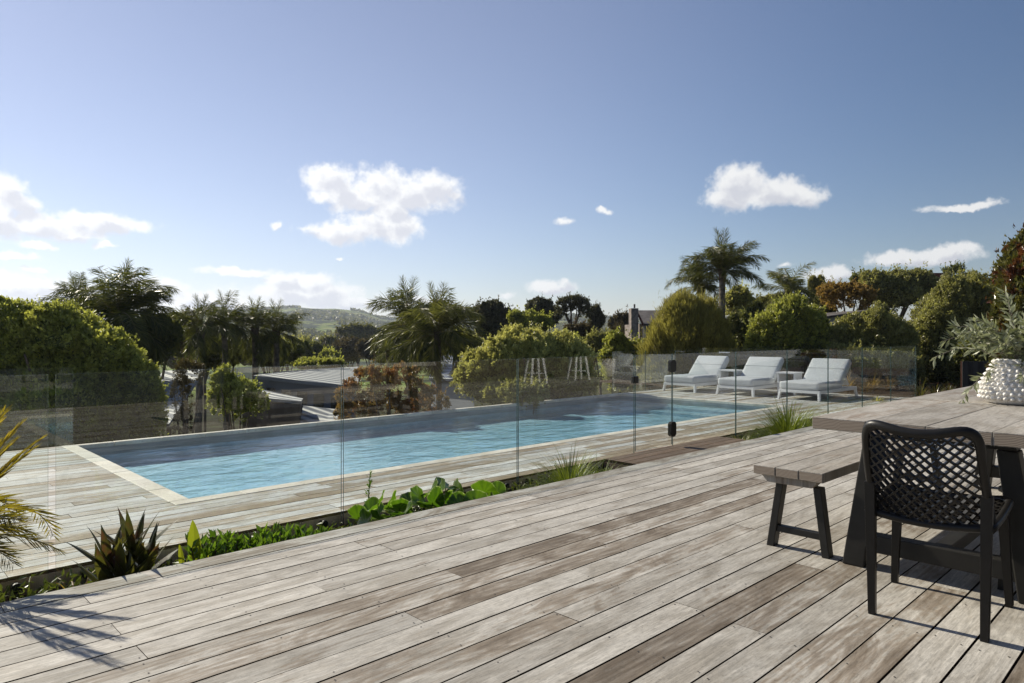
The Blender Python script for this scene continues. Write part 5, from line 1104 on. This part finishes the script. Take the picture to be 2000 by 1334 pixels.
# low house with the long metal roof
A_, B_, C_, D_ = P3(495, 733, 22), P3(700, 755, 19), P3(700, 716, 30), P3(560, 724, 30)
hs_ = thing('neighbour_house', 'low neighbouring house with a long grey metal roof and dark blue wall below the pool', 'house', (float(A_[0]), float(A_[1]), -3.2))
mb = MB(); slab(mb, [A_, B_, C_, D_], .10); mb.build('roof', M['roof_grey'], hs_)
mb = MB(); inn = lambda p, c: p * .93 + c * .07
cc = (A_ + B_ + C_ + D_) / 4; q = [inn(p, cc) for p in (A_, B_, C_, D_)]
mb.hexa([np.array((p[0], p[1], -3.2)) for p in q], [p - np.array((0, 0, .13)) for p in q]); wl = mb.build('wall', M['wall_blue'], hs_)
for k in range(5):
    mb = MB(); s0, s1 = .10 + k * .17, .20 + k * .17; pa = q[0] * (1 - s0) + q[1] * s0; pb = q[0] * (1 - s1) + q[1] * s1; nn = np.array((-FWD[0], -FWD[1], 0)) * .03
    ta, tb_ = pa - np.array((0, 0, .35)) + nn, pb - np.array((0, 0, .35)) + nn
    mb.add([ta, tb_, tb_ - np.array((0, 0, .9)), ta - np.array((0, 0, .9))], [(3, 2, 1, 0)]); mb.build('window', M['window'], hs_)
# shed with small pale roof
a, b_, c, d = P3(470, 772, 17), P3(588, 784, 16), P3(592, 778, 17.5), P3(500, 758, 20)
sh = thing('garden_shed', 'small brown timber shed with a pale flat metal roof behind the glossy shrub', 'shed', (float(a[0]), float(a[1]), -3.1))
mb = MB(); slab(mb, [a, b_, c, d], .07); mb.build('roof', M['roof_grey'], sh)
cc = (a + b_ + c + d) / 4; q = [p * .95 + cc * .05 for p in (a, b_, c, d)]; mb = MB(); mb.hexa([np.array((p[0], p[1], -3.1)) for p in q], [p - np.array((0, 0, .09)) for p in q]); mb.build('wall', M['wall_brown'], sh)
# pale low roof between shed and red shrub, and the roof behind the straggly shrub
a, b_, c, d = P3(585, 832, 15.5), P3(660, 824, 15.5), P3(664, 800, 18.5), P3(592, 792, 18.5)
r3 = thing('lean_to', 'sunlit pale ribbed lean-to roof below the far pool edge', 'lean-to', (float(a[0]), float(a[1]), -3.2))
mb = MB(); slab(mb, [a, b_, c, d], .06); mb.build('roof', M['roof_grey'], r3); cc = (a + b_ + c + d) / 4; q = [p * .93 + cc * .07 for p in (a, b_, c, d)]; mb = MB(); mb.hexa([np.array((p[0], p[1], -3.2)) for p in q], [p - np.array((0, 0, .08)) for p in q]); mb.build('wall', M['wall_blue'], r3)
a, b_, c, d = P3(250, 840, 15), P3(330, 828, 15), P3(400, 722, 24), P3(318, 724, 24)
r4 = thing('carport', 'pale metal carport roof glimpsed between the left bush and the straggly shrub', 'carport', (float(a[0]), float(a[1]), -3.3))
mb = MB(); slab(mb, [a, b_, c, d], .06); mb.build('roof', M['roof_grey'], r4)
for p in (a, b_, c, d): mb = MB(); mb.box(p[0] - .04, p[0] + .04, p[1] - .04, p[1] + .04, -3.4, p[2] - .06); mb.build('post', M['wall_brown'], r4)
a, b_, c, d = P3(838, 738, 24), P3(930, 742, 22), P3(925, 694, 30), P3(850, 695, 31)
r5 = thing('blue_roofed_house', 'house with a blue-grey ribbed metal roof and a pipe flue beneath the twin palms', 'house', (float(a[0]), float(a[1]), -3.4))
mb = MB(); slab(mb, [a, b_, c, d], .08); mb.build('roof', M['roof_blue'], r5); cc = (a + b_ + c + d) / 4; q = [p * .93 + cc * .07 for p in (a, b_, c, d)]; mb = MB(); mb.hexa([np.array((p[0], p[1], -3.4)) for p in q], [p - np.array((0, 0, .1)) for p in q]); mb.build('wall', M['wall_grey'], r5)
p = P3(873, 700, 29); mb = MB(); mb.tube([p - np.array((0, 0, .3)), p + np.array((0, 0, .35))], .06, 8); mb.build('flue', M['trim'], r5)
# stone chimney house
dd = 46; u = dd / FPX
c0 = P3(1243, 690, dd); t = thing('chimney_house', 'gabled dark roofed house with a tall stone chimney left of the conical bush', 'house', (float(c0[0]), float(c0[1]), -1))
def obox(mb, px0, px1, py0, py1, d, dep, mi=0):
    a = P3(px0, py1, d); b_ = P3(px1, py1, d); f = np.array(FWD) * dep; top = zz(py0, d)
    q = [a, b_, b_ + f, a + f]; mb.hexa(q, [np.array((p[0], p[1], top)) for p in q], .5, mi)
mb = MB(); obox(mb, 1233, 1247, 602, 700, dd - 1, 1.0); cb_ = mb.build('chimney', M['stonec'], t); mb = MB(); obox(mb, 1238, 1241, 594, 601.5, dd - .6, .1); mb.build('flue', M['roof_dark'], cb_)
mb = MB(); obox(mb, 1249, 1330, 632, 700, dd, 6); mb.build('wall', M['stonec'], t)
e0, e1, rA, rB = P3(1255, 632, dd - .5), P3(1335, 632, dd - .5), P3(1335, 606, dd + 3.2), P3(1247, 606, dd + 3.2)
mb = MB(); slab(mb, [e0, e1, rA, rB], .15); mb.build('roof', M['roof_dark'], t)
mb = MB(); mb.tube([P3(1243, 606, dd - .7), P3(1256, 634, dd - .7)], .07, 4); mb.build('barge_board', M['brick'], t)
mb = MB(); obox(mb, 1256, 1261, 633, 660, dd - .2, .1); mb.build('post', M['trim'], t)
# grey house on the right
dd = 33; c0 = P3(1650, 700, dd); t = thing('grey_house', 'pale grey gabled wall of a house above the brownish hedge', 'house', (float(c0[0]), float(c0[1]), -.4))
mb = MB(); a, b_ = P3(1612, 690, dd), P3(1700, 690, dd - 1); f = np.array(FWD) * 5; za, zb_ = zz(619, dd), zz(606, dd - 1)
mb.hexa([a, b_, b_ + f, a + f], [np.array((a[0], a[1], za)), np.array((b_[0], b_[1], zb_)), np.array(((b_ + f)[0], (b_ + f)[1], zb_)), np.array(((a + f)[0], (a + f)[1], za))]); mb.build('wall', M['wall_grey'], t)
a, b_ = P3(1606, 619, dd - .3), P3(1704, 604.5, dd - 1.3); mb = MB(); slab(mb, [a, b_, b_ + f * 1.05, a + f * 1.05], .09); mb.build('roof', M['roof_dark'], t)
dd = 52; c0 = P3(1830, 600, dd); t = thing('brick_chimney', 'red-brown brick chimney poking above the grey-green tree on the skyline', 'chimney', (float(c0[0]), float(c0[1]), 0))
mb = MB(); obox(mb, 1822, 1840, 536, 640, dd, 1.2); mb.build('stack', M['brick'], t); mb = MB(); obox(mb, 1820, 1842, 533, 536.5, dd - .1, 1.4); mb.build('cap', M['brick'], t)
# dark screens
M['screen'] = corrug('dark_stained_battens', (0.020, 0.019, 0.018), 'y', 60, .6)
t = thing('dark_screen', 'low dark battened screen with a copper coloured edge behind the olive sprigs', 'screen', (20.2, 4.2, -.33))
a, b_ = P3(1880, 700, 17.2), P3(1948, 700, 17.2); zt = zz(706, 17.2)
mb = MB(); f = np.array(FWD) * .06; mb.hexa([np.array((p[0], p[1], -.4)) for p in (a, b_, b_ + f, a + f)], [np.array((p[0], p[1], zt)) for p in (a, b_, b_ + f, a + f)]); mb.build('panel', M['screen'], t)
mb = MB(); g0 = a - np.array(RGT) * .03; mb.tube([(g0[0], g0[1], -.4), (g0[0], g0[1], zt + .01)], .02, 4); mb.build('edge_post', plain('copper_edge', (0.16, 0.07, 0.04), .5, .4), t)
t = thing('timber_fence', 'dark stained timber fence behind the loungers and the end glass', 'fence', (20.5, 8.5, -.33))
mb = MB()
for k in range(36): y_ = 7.3 + k * .15; mb.box(20.2 + (.0 if k % 2 else .012), 20.24, y_ + .004, y_ + .146, -.4, .62)
mb.build('board_panel', M['screen'], t)
mb = MB(); mb.box(20.15, 20.24, 7.25, 12.75, .621, .66); mb.build('top_rail', M['black_metal'], t)

# ------------------------------------------------------------------ things on the house side, seen mirrored in the glass
def stool(loc, label):
    t = thing('bar_stool', label, 'stool', loc, R(20), 'white metal bar stools on the house side')
    for sx in (-1, 1):
        for sy in (-1, 1):
            mb = MB(); b0 = (sx * .21, sy * .21); t0 = (sx * .12, sy * .12)
            mb.hexa([(b0[0] - .02, b0[1] - .02, 0), (b0[0] + .02, b0[1] - .02, 0), (b0[0] + .02, b0[1] + .02, 0), (b0[0] - .02, b0[1] + .02, 0)], [(t0[0] - .03, t0[1] - .03, .73), (t0[0] + .03, t0[1] - .03, .73), (t0[0] + .03, t0[1] + .03, .73), (t0[0] - .03, t0[1] + .03, .73)])
            mb.build('leg', M['white_metal'], t, local=True)
    mb = MB(); mb.box(-.155, .155, -.155, .155, .731, .75); mb.build('seat', M['white_metal'], t, local=True, bevel=.008)
    mb = MB(); h = .18
    mb.tube([(h, h, .24), (-h, h, .24), (-h, -h, .24), (h, -h, .24)], .009, 6, closed=True); mb.build('footrest', M['white_metal'], t, local=True)
    return t
s1 = stool((12.06, -1.72, 0.001), 'white metal bar stool, the left one mirrored in the glass')
s2_ = copy_tree(s1); s2_.location = (13.75, -1.8, 0.001); s2_['label'] = 'white metal bar stool next to the planter, mirrored in the glass'
t = thing('planter_pot', 'tall white planter pot with a golden fern, mirrored in the glass', 'planter', (15.3, -2.1, 0.001))
mb = MB(); sg = 28; pr = [(.16, 0), (.2, .02), (.25, .3), (.26, .5), (.245, .52), (.235, .5), (.23, .45)]
V = [(15.3 + r * math.cos(2 * math.pi * k / sg), -2.1 + r * math.sin(2 * math.pi * k / sg), .001 + z) for r, z in pr for k in range(sg)]
mb.add(V, [(i * sg + k, i * sg + (k + 1) % sg, (i + 1) * sg + (k + 1) % sg, (i + 1) * sg + k) for i in range(6) for k in range(sg)]); mb.build('pot', M['ceramic'], t, smooth=True)
ml = MB()
for k in range(120): blade(ml, (15.3 + random.uniform(-.12, .12), -2.1 + random.uniform(-.12, .12), .46), random.uniform(0, 6.28), random.uniform(.3, 1.4), random.uniform(.4, .65), .02, 1.5, RNG.random())
ml.build('fern', M['palm_gold'], t)
t = thing('house', 'timber clad house wall with wide glazed doors behind the viewer', 'house', (6, -3.0, 0))
M['clad'] = plain('brown_cladding', (0.09, 0.075, 0.06), .8, .2, var=.2, vscale=3)
mb = MB()
for k in range(18): mb.box(8.0, 17, -3.06 + .004 * (k % 2), -2.96, .003 + k * .15, .148 + k * .15)
mb.box(-3, 8.0, -3.06, -2.96, 2.25, 2.7); mb.box(-3, -2, -3.06, -2.96, .003, 2.249); mb.build('wall', M['clad'], t)
mb = MB(); mb.box(-2, 8, -3.03, -3.0, .003, 2.249); mb.build('glazed_door', M['window'], t)
for k in range(6): mb = MB(); mb.box(-2 + k * 2 - .04, -2 + k * 2 + .04, -2.999, -2.96, .003, 2.249); mb.build('door_frame', M['black_metal'], t)

m, nt, out = newmat('pale_air'); pv = N(nt, 'ShaderNodeVolumePrincipled'); pv.inputs['Color'].default_value = (0.72, 0.82, 1.0, 1); pv.inputs['Density'].default_value = 0.00019; pv.inputs['Anisotropy'].default_value = 0.3
nt.links.new(pv.outputs[0], out.inputs['Volume'])
mb = MB(); mb.box(-4200, 4200, -4200, 4200, -120, 110); tag(mb.build('haze', m), 'thin pale air over the valley', None, None, 'stuff')
